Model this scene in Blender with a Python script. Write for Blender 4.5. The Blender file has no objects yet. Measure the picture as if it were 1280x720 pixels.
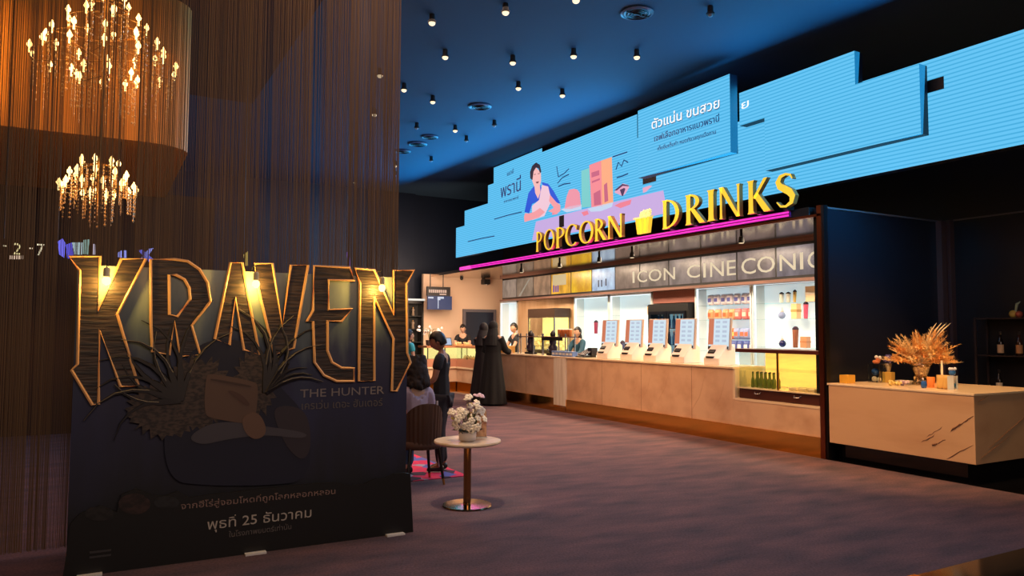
import bpy, bmesh, math, random
from mathutils import Vector, Matrix
random.seed(7)
PI = math.pi
S = bpy.context.scene
COL = S.collection

# ------------------------------------------------------------------ camera, world, exposure
F = 933.0; YAW = math.radians(28.9); PITCH = math.radians(3.3); ROLL = math.radians(0.25); HC = 1.55
fw = Vector((math.sin(YAW)*math.cos(PITCH), math.cos(YAW)*math.cos(PITCH), math.sin(PITCH)))
rt0 = Vector((math.cos(YAW), -math.sin(YAW), 0)); up0 = rt0.cross(fw)
rt = rt0*math.cos(ROLL) + up0*math.sin(ROLL); up = up0*math.cos(ROLL) - rt0*math.sin(ROLL)
CAM = Vector((0, 0, HC))
cam = bpy.data.cameras.new('camera'); cam_o = bpy.data.objects.new('camera', cam); COL.objects.link(cam_o)
cam.sensor_width = 36; cam.lens = 36*F/1280; cam.clip_start = 0.05; cam.clip_end = 200
cam_o.matrix_world = Matrix((( rt.x, up.x, -fw.x, 0), (rt.y, up.y, -fw.y, 0), (rt.z, up.z, -fw.z, HC), (0, 0, 0, 1)))
S.camera = cam_o
S.view_settings.view_transform = 'Standard'; S.view_settings.look = 'None'
S.view_settings.gamma = 1; S.view_settings.use_curve_mapping = False
S.view_settings.exposure = 0.0
W = bpy.data.worlds.new('world'); S.world = W; W.use_nodes = True
W.node_tree.nodes['Background'].inputs[0].default_value = (0.30, 0.28, 0.33, 1)
W.node_tree.nodes['Background'].inputs[1].default_value = 0.05


def ray(u, v): return fw + rt*((u-640)/F) - up*((v-360)/F)
def on_x(u, v, x): d = ray(u, v); return CAM + d*(x/d.x)
def on_y(u, v, y): d = ray(u, v); return CAM + d*(y/d.y)
def on_z(u, v, z): d = ray(u, v); return CAM + d*((z-HC)/d.z)


def lin(c):
    return tuple(((x/255)/12.92 if x/255 <= 0.04045 else ((x/255+0.055)/1.055)**2.4) for x in c)


def area(name, loc, target, sx, sy, power, col, spread=PI):
    l = bpy.data.lights.new(name, 'AREA'); l.shape = 'RECTANGLE'; l.size = sx; l.size_y = sy
    l.energy = power; l.color = lin(col); l.spread = spread
    o = bpy.data.objects.new(name, l); COL.objects.link(o); o.location = loc
    o.rotation_euler = (Vector(target)-Vector(loc)).to_track_quat('-Z', 'Y').to_euler()
    return o


def spot(name, loc, target, power, col, ang=70, blend=0.6, r=0.04):
    l = bpy.data.lights.new(name, 'SPOT'); l.energy = power; l.color = lin(col); l.spot_size = math.radians(ang)
    l.spot_blend = blend; l.shadow_soft_size = r
    o = bpy.data.objects.new(name, l); COL.objects.link(o); o.location = loc
    o.rotation_euler = (Vector(target)-Vector(loc)).to_track_quat('-Z', 'Y').to_euler()
    return o


def point(name, loc, power, col, r=0.03):
    l = bpy.data.lights.new(name, 'POINT'); l.energy = power; l.color = lin(col); l.shadow_soft_size = r
    o = bpy.data.objects.new(name, l); COL.objects.link(o); o.location = loc
    return o


CEIL = 5.4
WARM = (255, 205, 150)
# glow of the big screen, ambient fill of the lobby behind the photographer, bar and counter downlights
area('screen_glow', (7.45, 11.0, 4.35), (2.0, 10.6, 4.9), 14.0, 1.3, 410, (45, 185, 255))
area('lobby_light', (1.5, -3.5, 4.8), (3.0, 6.0, 0.0), 6.0, 4.0, 270, (255, 222, 200))
area('lobby_downlight', (3.8, 6.5, 5.3), (4.2, 6.7, 0.0), 6.0, 6.0, 160, (255, 212, 190))
area('lobby_downlight_far', (5.2, 14.5, 5.3), (5.2, 14.5, 0.0), 4.5, 6.0, 110, (255, 205, 175))

# ------------------------------------------------------------------ materials
MATS = {}


def mat(name, col, rough=0.6, metal=0.0, emit=0.0, ecol=None, alpha=None, trans=0.0, spec=0.5, noise=None, bump=0.0):
    """noise = (scale xyz, second colour, low, high): procedural two-tone surface"""
    if name in MATS: return MATS[name]
    m = bpy.data.materials.new(name); m.use_nodes = True; MATS[name] = m
    nt = m.node_tree; b = nt.nodes['Principled BSDF']
    b.inputs['Base Color'].default_value = (*lin(col), 1)
    b.inputs['Roughness'].default_value = rough; b.inputs['Metallic'].default_value = metal
    b.inputs['Specular IOR Level'].default_value = spec
    if emit:
        b.inputs['Emission Color'].default_value = (*lin(ecol or col), 1); b.inputs['Emission Strength'].default_value = emit
    if trans: b.inputs['Transmission Weight'].default_value = trans; b.inputs['IOR'].default_value = 1.45
    if alpha is not None: b.inputs['Alpha'].default_value = alpha
    if noise or bump:
        tc = nt.nodes.new('ShaderNodeTexCoord'); mp = nt.nodes.new('ShaderNodeMapping'); nz = nt.nodes.new('ShaderNodeTexNoise')
        sc, c2, lo, hi = noise or ((20, 20, 20), col, 0.4, 0.6)
        mp.inputs['Scale'].default_value = sc; nz.inputs['Scale'].default_value = 1.0; nz.inputs['Detail'].default_value = 6
        nt.links.new(tc.outputs['Object'], mp.inputs[0]); nt.links.new(mp.outputs[0], nz.inputs['Vector'])
        cr = nt.nodes.new('ShaderNodeValToRGB'); cr.color_ramp.elements[0].position = lo; cr.color_ramp.elements[1].position = hi
        cr.color_ramp.elements[0].color = (*lin(col), 1); cr.color_ramp.elements[1].color = (*lin(c2), 1)
        nt.links.new(nz.outputs['Fac'], cr.inputs[0]); nt.links.new(cr.outputs[0], b.inputs['Base Color'])
        if bump:
            bp = nt.nodes.new('ShaderNodeBump'); bp.inputs['Strength'].default_value = bump; bp.inputs['Distance'].default_value = 0.01
            nt.links.new(nz.outputs['Fac'], bp.inputs['Height']); nt.links.new(bp.outputs[0], b.inputs['Normal'])
    return m


def glow(name, col, strength=1.0):
    return mat(name, (8, 8, 8), 0.5, emit=strength, ecol=col)


def glass(name, col=(246, 250, 250), a=0.08, rough=0.05):
    if name in MATS: return MATS[name]
    m = bpy.data.materials.new(name); m.use_nodes = True; MATS[name] = m
    nt = m.node_tree; nt.nodes.clear()
    o = nt.nodes.new('ShaderNodeOutputMaterial'); mx = nt.nodes.new('ShaderNodeMixShader'); tr = nt.nodes.new('ShaderNodeBsdfTransparent')
    gl = nt.nodes.new('ShaderNodeBsdfGlossy'); gl.inputs['Roughness'].default_value = rough; gl.inputs['Color'].default_value = (*lin(col), 1)
    tr.inputs['Color'].default_value = (*lin(col), 1); mx.inputs[0].default_value = a
    nt.links.new(tr.outputs[0], mx.inputs[1]); nt.links.new(gl.outputs[0], mx.inputs[2]); nt.links.new(mx.outputs[0], o.inputs[0])
    return m


def carpet_mat():
    m = bpy.data.materials.new('carpet'); m.use_nodes = True; nt = m.node_tree; b = nt.nodes['Principled BSDF']
    b.inputs['Roughness'].default_value = 0.95; b.inputs['Specular IOR Level'].default_value = 0.1
    tc = nt.nodes.new('ShaderNodeTexCoord')
    def nz(scale, det, rot=0.5):
        mp = nt.nodes.new('ShaderNodeMapping'); mp.inputs['Scale'].default_value = scale; mp.inputs['Rotation'].default_value = (0, 0, rot)
        n = nt.nodes.new('ShaderNodeTexNoise'); n.inputs['Scale'].default_value = 1; n.inputs['Detail'].default_value = det
        nt.links.new(tc.outputs['Object'], mp.inputs[0]); nt.links.new(mp.outputs[0], n.inputs['Vector']); return n
    n1 = nz((1.7, 4.6, 1), 10); n2 = nz((60, 60, 1), 3)
    cr = nt.nodes.new('ShaderNodeValToRGB'); e = cr.color_ramp.elements
    e[0].position = 0.32; e[0].color = (*lin((82, 72, 80)), 1); e[1].position = 0.68; e[1].color = (*lin((114, 88, 92)), 1)
    nt.links.new(n1.outputs['Fac'], cr.inputs[0])
    mx = nt.nodes.new('ShaderNodeMix'); mx.data_type = 'RGBA'; mx.blend_type = 'OVERLAY'; mx.inputs[0].default_value = 0.55
    nt.links.new(cr.outputs[0], mx.inputs[6]); nt.links.new(n2.outputs['Fac'], mx.inputs[7])
    nt.links.new(mx.outputs[2], b.inputs['Base Color'])
    bp = nt.nodes.new('ShaderNodeBump'); bp.inputs['Strength'].default_value = 0.4; bp.inputs['Distance'].default_value = 0.004
    nt.links.new(n2.outputs['Fac'], bp.inputs['Height']); nt.links.new(bp.outputs[0], b.inputs['Normal'])
    return m


def led_mat():
    m = bpy.data.materials.new('led_blue'); m.use_nodes = True; nt = m.node_tree; b = nt.nodes['Principled BSDF']
    b.inputs['Base Color'].default_value = (0.004, 0.004, 0.004, 1); b.inputs['Roughness'].default_value = 0.9; b.inputs['Specular IOR Level'].default_value = 0.02
    tc = nt.nodes.new('ShaderNodeTexCoord'); sp = nt.nodes.new('ShaderNodeSeparateXYZ'); nt.links.new(tc.outputs['Object'], sp.inputs[0])
    mu = nt.nodes.new('ShaderNodeMath'); mu.operation = 'MULTIPLY'; mu.inputs[1].default_value = 2*PI/0.047
    si = nt.nodes.new('ShaderNodeMath'); si.operation = 'SINE'; nt.links.new(sp.outputs[2], mu.inputs[0]); nt.links.new(mu.outputs[0], si.inputs[0])
    cr = nt.nodes.new('ShaderNodeValToRGB'); e = cr.color_ramp.elements
    e[0].position = 0.0; e[0].color = (*lin((70, 172, 222)), 1); e[1].position = 0.45; e[1].color = (*lin((103, 198, 246)), 1)
    ad = nt.nodes.new('ShaderNodeMath'); ad.operation = 'MULTIPLY_ADD'; ad.inputs[1].default_value = 0.5; ad.inputs[2].default_value = 0.5
    nt.links.new(si.outputs[0], ad.inputs[0]); nt.links.new(ad.outputs[0], cr.inputs[0]); nt.links.new(cr.outputs[0], b.inputs['Emission Color'])
    b.inputs['Emission Strength'].default_value = 1.0
    return m


BLACK = mat('black', (14, 14, 16), 0.5)
BLACKG = mat('black_gloss', (10, 10, 13), 0.08)
NAVY = mat('navy_wall', (12, 26, 48), 0.5)
DARKW = mat('dark_wall', (30, 27, 30), 0.5)
CEILM = mat('ceiling_paint', (50, 80, 108), 0.85)
GOLD = mat('brass', (236, 176, 84), 0.13, 1.0)
GOLDM = mat('brushed_gold', (196, 150, 84), 0.3, 1.0)
COPPER = mat('copper', (150, 84, 58), 0.3, 1.0)
STEEL = mat('steel', (170, 172, 176), 0.25, 1.0)
MARBLE = mat('marble', (222, 186, 152), 0.35, noise=((0.9, 2.6, 3.0), (198, 156, 124), 0.42, 0.72))
MARBLET = mat('marble_top', (238, 214, 178), 0.22)
WHITE = mat('white', (225, 222, 215), 0.5)
WOODW = mat('white_wood', (240, 230, 212), 0.5, noise=((1, 14, 1), (222, 208, 186), 0.4, 0.6))
WOODT = mat('tan_wood', (206, 172, 134), 0.5, noise=((1, 3, 0.8), (190, 152, 112), 0.4, 0.6))
WOODB = mat('brown_wood', (92, 50, 38), 0.4)
GLASS = glass('glass')
SKIN = mat('skin', (206, 160, 132), 0.5)
SKIND = mat('skin_tan', (150, 104, 80), 0.5)

# ------------------------------------------------------------------ mesh helpers
def ident(x, y, d): return Vector((x, y, d))
def face_mx(X, Y0, Z0, sy=1.0, sz=1.0): return lambda x, y, d: Vector((X+d, Y0-x*sy, Z0+y*sz))     # sign that faces -X (into the lobby)
def face_my(Y, X0, Z0, sx=1.0, sz=1.0): return lambda x, y, d: Vector((X0+x*sx, Y+d, Z0+y*sz))     # sign that faces -Y


class MB:
    def __init__(s): s.bm = bmesh.new()

    def box(s, x0, x1, y0, y1, z0, z1, M=None):
        v = [s.bm.verts.new((M(Vector((x, y, z))) if M else (x, y, z))) for x in (x0, x1) for y in (y0, y1) for z in (z0, z1)]
        for f in ((0, 1, 3, 2), (4, 6, 7, 5), (0, 4, 5, 1), (2, 3, 7, 6), (0, 2, 6, 4), (1, 5, 7, 3)):
            s.bm.faces.new([v[i] for i in f])
        return s

    def tube(s, pts, r, n=8, closed=False):
        pts = [Vector(p) for p in pts]; rs = r if isinstance(r, (list, tuple)) else [r]*len(pts); rings = []
        N = len(pts)
        for i, p in enumerate(pts):
            a = pts[(i-1) % N] if (i > 0 or closed) else p; b = pts[(i+1) % N] if (i < N-1 or closed) else p
            t = (b-a); t = t.normalized() if t.length > 1e-9 else Vector((0, 0, 1))
            u = t.cross(Vector((0, 0, 1)) if abs(t.z) < 0.9 else Vector((1, 0, 0))).normalized(); w = t.cross(u)
            rings.append([s.bm.verts.new(p + (u*math.cos(2*PI*k/n) + w*math.sin(2*PI*k/n))*rs[i]) for k in range(n)])
        for i in range(N if closed else N-1):
            A, B = rings[i], rings[(i+1) % N]
            for k in range(n):
                s.bm.faces.new((A[k], A[(k+1) % n], B[(k+1) % n], B[k]))
        if not closed:
            s.bm.faces.new(rings[0][::-1]); s.bm.faces.new(rings[-1])
        return s

    def lathe(s, prof, c=(0, 0, 0), n=24, sq=(1, 1)):
        c = Vector(c); rings = []
        for r, z in prof:
            rings.append([s.bm.verts.new(c + Vector((r*sq[0]*math.cos(2*PI*k/n), r*sq[1]*math.sin(2*PI*k/n), z))) for k in range(n)])
        for A, B in zip(rings, rings[1:]):
            for k in range(n): s.bm.faces.new((A[k], A[(k+1) % n], B[(k+1) % n], B[k]))
        s.bm.faces.new(rings[0][::-1]); s.bm.faces.new(rings[-1])
        return s

    def ball(s, c, r, n=12, sc=(1, 1, 1), rot=None):
        m = max(4, n*2//3); c = Vector(c); rings = []
        def P(a, b):
            v = Vector((r*sc[0]*math.sin(b)*math.cos(a), r*sc[1]*math.sin(b)*math.sin(a), r*sc[2]*math.cos(b)))
            return s.bm.verts.new(c + (rot @ v if rot else v))
        top, bot = P(0, 0), P(0, PI)
        for j in range(1, m): rings.append([P(2*PI*k/n, PI*j/m) for k in range(n)])
        for k in range(n):
            s.bm.faces.new((top, rings[0][k], rings[0][(k+1) % n])); s.bm.faces.new((bot, rings[-1][(k+1) % n], rings[-1][k]))
        for A, B in zip(rings, rings[1:]):
            for k in range(n): s.bm.faces.new((A[k], B[k], B[(k+1) % n], A[(k+1) % n]))
        return s

    def prism(s, loop, M, d0, d1):
        a = [s.bm.verts.new(M(x, y, d0)) for x, y in loop]; b = [s.bm.verts.new(M(x, y, d1)) for x, y in loop]
        s.bm.faces.new(a[::-1]); s.bm.faces.new(b); n = len(a)
        for i in range(n): s.bm.faces.new((a[i], a[(i+1) % n], b[(i+1) % n], b[i]))
        return s

    def shape(s, loops, M, d0, d1):
        """polygon with holes, extruded"""
        fronts = []
        for d in (d0, d1):
            edges = []; rings = []
            for lp in loops:
                vs = [s.bm.verts.new(M(x, y, d)) for x, y in lp]; rings.append(vs)
                edges += [s.bm.edges.new((vs[i], vs[(i+1) % len(vs)])) for i in range(len(vs))]
            bmesh.ops.triangle_fill(s.bm, use_beauty=True, use_dissolve=False, edges=edges); fronts.append(rings)
        for A, B in zip(*fronts):
            n = len(A)
            for i in range(n): s.bm.faces.new((A[i], A[(i+1) % n], B[(i+1) % n], B[i]))
        return s

    def text(s, body, M, size=1.0, depth=0.004, align='LEFT', width=None, shear=0.0):
        c = bpy.data.curves.new('txt', 'FONT'); c.body = body; c.size = size; c.align_x = align; c.resolution_u = 3; c.shear = shear
        o = bpy.data.objects.new('txt', c); COL.objects.link(o); bpy.context.view_layer.update()
        me = bpy.data.meshes.new_from_object(o.evaluated_get(bpy.context.evaluated_depsgraph_get()))
        bpy.data.objects.remove(o); bpy.data.curves.remove(c)
        if not me.vertices: return s
        xs = [v.co.x for v in me.vertices]; x0, x1 = min(xs), max(xs)
        k = width/(x1-x0) if width else 1.0
        off = x0 if align == 'LEFT' else 0
        base = [M((v.co.x-off)*k, v.co.y, 0) for v in me.vertices]; frt = [M((v.co.x-off)*k, v.co.y, -depth) for v in me.vertices]
        vb = [s.bm.verts.new(p) for p in frt]
        for f in me.polygons:
            try: s.bm.faces.new([vb[i] for i in f.vertices])
            except ValueError: pass
        cnt = {}
        for f in me.polygons:
            for e in f.edge_keys: cnt[e] = cnt.get(e, 0)+1
        vk = {}
        def back(i):
            if i not in vk: vk[i] = s.bm.verts.new(base[i])
            return vk[i]
        for (i, j), n in cnt.items():
            if n == 1: s.bm.faces.new((vb[i], vb[j], back(j), back(i)))
        bpy.data.meshes.remove(me)
        return s

    def build(s, name, m, parent=None, smooth=False, bevel=0.0, seg=2, mats=None):
        off = Vector((0, 0, 0)); p = parent
        while p is not None: off += p.location; p = p.parent
        bmesh.ops.translate(s.bm, verts=s.bm.verts, vec=-off)
        bmesh.ops.recalc_face_normals(s.bm, faces=s.bm.faces)
        me = bpy.data.meshes.new(name); s.bm.to_mesh(me); s.bm.free()
        if m: me.materials.append(m)
        for x in (mats or []): me.materials.append(x)
        if smooth: me.shade_smooth()
        o = bpy.data.objects.new(name, me); COL.objects.link(o)
        if parent: o.parent = parent
        if bevel:
            b = o.modifiers.new('b', 'BEVEL'); b.width = bevel; b.segments = seg; b.limit_method = 'ANGLE'; b.angle_limit = math.radians(40)
        return o


def tag(o, label, cat, group=None, kind=None):
    if label: o['label'] = label
    if cat: o['category'] = cat
    if group: o['group'] = group
    if kind: o['kind'] = kind
    return o


def thing(name, label, cat, loc=(0, 0, 0), group=None):
    o = bpy.data.objects.new(name, None); COL.objects.link(o); o.location = loc; o.empty_display_size = 0.1
    return tag(o, label, cat, group)


def struct(name, mb, m, **k):
    o = mb.build(name, m, **k); o['kind'] = 'structure'; return o


def copy_tree(o, parent=None):
    c = o.copy(); COL.objects.link(c)
    if parent: c.parent = parent
    for ch in list(o.children): copy_tree(ch, c)
    return c


def rot_z(a): return Matrix.Rotation(a, 3, 'Z')
def R(lo, hi): return random.uniform(lo, hi)


# ------------------------------------------------------------------ the setting
struct('floor', MB().box(-8, 4.4, -8, 3.02, -0.1, 0).box(-8, 7.83, 3.02, 26, -0.1, 0), carpet_mat())
struct('floor.001', MB().box(4.4, 14, -8, 3.02, -0.1, 0.0).box(7.83, 14, 3.02, 6.3, -0.1, 0.0), mat('dark_tile', (12, 12, 14), 0.1))
struct('floor.002', MB().box(7.83, 14, 6.3, 26, -0.1, 0.0), mat('kiosk_floor', (120, 105, 95), 0.5))
struct('amber_reflection_plate', MB().box(4.3, 4.62, 2.72, 3.02, 0.001, 0.008), GOLD)  # brass plate added to stand for an amber reflection on the dark floor
struct('ceiling', MB().box(-8, 14, -8, 26, CEIL, CEIL+0.1), CEILM)
struct('wall_far', MB().box(-8, 7.7, 19.6, 19.75, 0, CEIL).box(7.7, 14, 19.75, 19.9, 0, CEIL), NAVY)
struct('wall_left', MB().box(-8.1, -8, -8, 26, 0, CEIL), DARKW)
struct('wall_behind', MB().box(-8, 14, -8.1, -8, 0, CEIL), DARKW)
struct('wall_right', MB().box(10.6, 10.75, -8, 6.3, 0, 3.15).box(10.6, 10.75, -8, 19.75, 3.15, CEIL), mat('right_wall', (17, 16, 22), 0.5))
struct('wall_kiosk_end', MB().box(7.93, 10.6, 6.3, 6.42, 0.0, 3.13), mat('kiosk_panel', (26, 27, 34), 0.28))
struct('trim_2', MB().box(10.33, 10.44, 6.22, 6.3, 0, 3.13).box(10.5, 10.6, 6.2, 6.3, 0, 3.15), mat('column_brown', (78, 55, 52), 0.45))
struct('trim_3', MB().box(7.9, 10.6, 6.285, 6.3, 3.12, 3.14).box(10.585, 10.6, -8, 6.2, 3.14, 3.16), mat('thin_edge', (90, 82, 84), 0.4))
# kiosk shell: end wall, back wall, mirror soffit
struct('wall_kiosk_far', MB().box(7.72, 10.2, 19.0, 19.12, 0, 3.1), mat('plaster_beige', (212, 182, 156), 0.5))
struct('wall_kiosk_back', MB().box(10.2, 10.32, 6.42, 19.1, 0, 3.1), mat('back_brown', (120, 78, 62), 0.5))
struct('ceiling.001', MB().box(7.95, 10.2, 6.42, 19.0, 3.03, 3.1), mat('mirror_soffit', (188, 168, 150), 0.13, 1.0))
# door in the far wall of the kiosk
d = MB().box(8.98, 9.86, 18.95, 18.995, 0, 2.08)
dr = struct('door_1', d, mat('door_navy', (20, 24, 44), 0.4), bevel=0.004)
fr = MB().box(8.9, 8.98, 18.93, 19.0, 0, 2.16).box(9.86, 9.94, 18.93, 19.0, 0, 2.16).box(8.98, 9.86, 18.93, 19.0, 2.08, 2.16).build('door_frame', mat('door_frame_grey', (96, 88, 94), 0.5), dr)
MB().tube([(9.08, 18.9, 1.0), (9.08, 18.9, 1.12)], 0.012).box(9.06, 9.1, 18.9, 18.95, 1.0, 1.02).box(9.06, 9.1, 18.9, 18.95, 1.1, 1.12).build('door_handle', STEEL, dr)

# ------------------------------------------------------------------ big stepped LED screen above the counter
LED = led_mat(); SIDE = mat('screen_side', (10, 26, 48), 0.5)
XB = 8.0; kb = XB/8.3
scr = thing('led_screen', 'huge stepped pale blue LED screen above the popcorn and drinks counter', 'screen', (XB, 10.5, 3.43))


def zb(z, k=kb): return 1.55 + (z-1.55)*k


def led_panel(x, y0, y1, z0, z1, th):
    o = MB().box(x, x+th, y0, y1, z0, z1).build('screen_panel', SIDE, scr)
    o.data.materials.append(LED)
    for f in o.data.polygons:
        if f.normal.x < -0.9: f.material_index = 1
    return o


def Yat(u, x): return on_x(u, 250, x).y


steps = [(570.5, 581, 4.30), (581, 610, 4.69), (610, 617, 5.14), (617, 677.5, 5.52), (677.5, 797, 5.43), (797, 913, 5.0), (913, 1151, 4.7), (1151, 1500, 4.70)]
for u0, u1, zt in steps:
    led_panel(XB, Yat(u1, XB) if u1 < 1400 else 2.2, Yat(u0, XB), 3.43, zb(zt), 0.15)
k1 = 7.55/7.7
led_panel(7.55, 7.6*k1, 9.66*k1, zb(4.075, k1), zb(5.2, k1), 0.14)
k2 = 7.8/8.0
led_panel(7.8, 5.83*k2, 7.715*k2, zb(4.52, k2), zb(5.0, k2), 0.14)
led_panel(7.8, 5.015*k2, 7.255*k2, zb(3.78, k2), zb(4.58, k2), 0.14)
for (u0, v0, u1, v1) in ((803.5, 219.5, 820, 228.5), (1153, 99, 1180, 114.5), (699, 269.5, 705, 284)):
    a = on_x(u0, (v0), XB-0.004); b = on_x(u1, v1, XB-0.004); zc0 = on_x((u0+u1)/2, v1, XB-0.004).z; zc1 = on_x((u0+u1)/2, v0, XB-0.004).z
    MB().box(XB-0.006, XB, b.y, a.y, zc0, zc1).build('panel_gap', BLACK, scr)


# pictures shown on the screen: flat shapes 3-4 mm proud of the panel face
def on_screen(name, loops, col, depth=0.003, st=1.0, X=None):
    X = X or XB; mb = MB()
    for lp in loops:
        q = [(on_x(u, v, X-depth)) for u, v in lp]
        mb.prism([(p.y, p.z) for p in q], lambda x, y, d: Vector((X-d, x, y)), 0.0, depth)
    return mb.build(name, glow('screen_'+name+str(col), col, st), scr)


def z7(l): return [(600+x/8, 190+y/8) for x, y in l]
def z8(l): return [(690+x/6.547, 170+y/6.547) for x, y in l]
on_screen('screen_table', [[(670, 277), (740, 259), (829, 238), (834, 266), (800, 274), (665, 301)]], (200, 172, 226), 0.003)
on_screen('screen_plate', [z8([(70, 600), (150, 575), (240, 560), (240, 600), (120, 625)]), z8([(290, 595), (400, 565), (500, 540), (490, 580), (400, 615), (320, 620)])], (196, 214, 240), 0.004)
on_screen('screen_pack', [z8([(240, 285), (302, 262), (316, 580), (243, 584)])], (120, 205, 205), 0.004)
on_screen('screen_pack', [z8([(305, 238), (402, 202), (412, 575), (322, 582)])], (245, 140, 150), 0.004)
on_screen('screen_pack', [z8([(402, 202), (488, 172), (500, 545), (412, 575)])], (250, 172, 130), 0.004)
on_screen('screen_pack_print', [z8([(322, 300), (385, 280), (387, 320), (324, 340)]), z8([(325, 370), (390, 345), (391, 360), (326, 386)]), z8([(340, 470), (395, 440), (400, 560), (345, 570)]), z8([(425, 400), (450, 380), (460, 530), (430, 545)])], (200, 100, 130), 0.006)
on_screen('screen_basket', [z8([(180, 432), (205, 438), (225, 465), (236, 575), (150, 597), (102, 596), (118, 500), (140, 440)])], (238, 150, 168), 0.004)
on_screen('screen_bowl', [z8([(510, 462), (545, 415), (580, 388), (625, 402), (630, 420), (600, 470), (578, 492)]), z8([(742, 425), (800, 405), (818, 408), (770, 455), (745, 465)])], (228, 168, 196), 0.004)
on_screen('screen_bowl_rim', [z8([(510, 445), (575, 392), (628, 404), (625, 412), (578, 408), (530, 446)]), z8([(555, 440), (590, 425), (600, 432), (580, 492), (572, 490)])], (70, 50, 90), 0.006)
on_screen('screen_food', [z8([(510, 570), (560, 545), (650, 520), (640, 560), (560, 590)]), z8([(240, 625), (290, 610), (300, 640), (260, 655)]), z8([(10, 590), (50, 560), (60, 600), (40, 640), (0, 645)])], (240, 130, 150), 0.005)
on_screen('screen_man_shirt', [z7([(612, 300), (680, 318), (735, 390), (802, 512), (770, 512), (720, 470), (690, 395), (640, 350)]), z7([(535, 345), (485, 410), (445, 600), (490, 612), (520, 520), (600, 480), (640, 420), (600, 330)])], (22, 84, 214), 0.004)
on_screen('screen_man_skin', [z7([(520, 200), (555, 150), (590, 190), (606, 200), (608, 290), (598, 330), (604, 400), (580, 468), (552, 410), (545, 350), (520, 280)])], (246, 186, 184), 0.006)
on_screen('screen_man_hair', [z7([(502, 265), (500, 200), (522, 138), (560, 105), (596, 128), (610, 195), (600, 215), (585, 165), (560, 155), (535, 195), (524, 280)])], (36, 30, 50), 0.008)
on_screen('screen_man_face', [z7([(540, 222), (556, 219), (556, 226), (540, 229)]), z7([(578, 214), (594, 212), (594, 219), (578, 221)]), z7([(556, 300), (590, 292), (580, 312), (566, 314)])], (120, 70, 80), 0.009)
on_screen('screen_apron', [z7([(620, 330), (680, 345), (700, 430), (720, 470), (640, 640), (520, 680), (520, 540), (590, 480)])], (240, 200, 216), 0.007)
on_screen('screen_man_arm', [z7([(450, 612), (490, 615), (540, 600), (600, 560), (650, 600), (590, 655), (445, 700), (440, 650)]), z7([(700, 430), (760, 500), (800, 530), (800, 590), (760, 622), (680, 590), (740, 560), (690, 490)])], (244, 158, 164), 0.008)
# writing on the screen
INKB = glow('screen_ink', (30, 44, 110), 0.8); WHT = glow('screen_white', (250, 250, 255), 1.1); SHADE = glow('screen_letter_shade', (70, 110, 150), 0.8)


def screen_text(body, u0, v0, u1, v1, m, X, hpx=None, dep=0.004):
    """baseline from (u0, v0) to (u1, v1) on the screen plane X"""
    a = on_x(u0, v0, X-0.001); b = on_x(u1, v1, X-0.001); w = a.y-b.y; sl = (b.z-a.z)/w
    top = on_x(u0, v0-(hpx or 10), X).z - a.z
    def M(x, y, d): return Vector((X-0.001+d, a.y-x, a.z+x*sl+y))
    return MB().text(body, M, size=top/0.72, depth=dep, width=w).build('screen_text', m, scr)


screen_text('ตัวแน่น ขนสวย', 815.5, 162.5, 900, 135.5, SHADE, 7.55, 11.5, 0.003)
screen_text('ตัวแน่น ขนสวย', 815, 161.5, 899.5, 134.5, WHT, 7.55, 11.5, 0.007)
screen_text('เจฟเลือกอาหารแมวพรานี่', 818, 177, 899, 151.5, INKB, 7.55, 7.5)
screen_text('เต็มอิ่มเต็มคำ หมดกังวลทุกเมื่อทาน', 822, 188, 895, 167, INKB, 7.55, 4.5)
screen_text('ย', 927, 137, 936, 133, WHT, 7.8, 10)
screen_text('พรานี่', 626, 247.5, 651, 238, INKB, XB, 16)
screen_text('แมวมี', 634, 220, 642, 216, INKB, XB, 5)
screen_text('อาหารแมวพรานี่', 630, 253.5, 648, 248, INKB, XB, 3)
for pts in ([(696, 208), (698, 221), (705, 217), (711, 211)], [(697, 229), (703, 222), (711, 218)], [(698, 233), (705, 230), (713, 229)], [(766, 196), (775, 193), (784, 190)], [(771, 222), (778, 220), (785, 217)], [(770, 212), (773, 203), (777, 208), (780, 200), (785, 203)], [(618, 274), (635, 269), (652, 265)], [(585, 302), (602, 298), (618, 295)]):
    MB().tube([on_x(u, v, XB-0.004) for u, v in pts], 0.011, 4).build('screen_scribble', INKB, scr)

# ------------------------------------------------------------------ header box with neon tube and gold letters
hd = thing('header_fascia', 'long black header over the counter with copper edge and glowing magenta tube', 'header', (7.85, 11.5, 3.02))
MB().box(7.85, 7.948, 6.42, 16.9, 3.035, 3.14).build('fascia_box', BLACK, hd, bevel=0.004)
MB().box(7.84, 7.9, 6.24, 16.9, 3.005, 3.035).build('copper_edge', COPPER, hd)
NEON = glow('neon_magenta', (255, 48, 200), 1.15)
for zz in (3.072, 3.112):
    MB().tube([(7.825, 6.72, zz), (7.825, 16.88, zz)], 0.013, 8).build('neon_tube', NEON, hd)
MB().box(7.83, 7.85, 6.7, 16.88, 3.05, 3.135).build('neon_tray', mat('magenta_tray', (120, 30, 110), 0.4), hd)
area('neon_light', (7.78, 11.8, 3.09), (6.0, 11.8, 3.0), 10.0, 0.06, 12, (255, 60, 210))


def ring(cx, cy, rx, ry, tx, ty, a0, a1, n=18):
    A = [math.radians(a0+(a1-a0)*i/n) for i in range(n+1)]
    return [(cx+rx*math.cos(a), cy+ry*math.sin(a)) for a in A] + [(cx+(rx-tx)*math.cos(a), cy+(ry-ty)*math.sin(a)) for a in reversed(A)]


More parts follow.
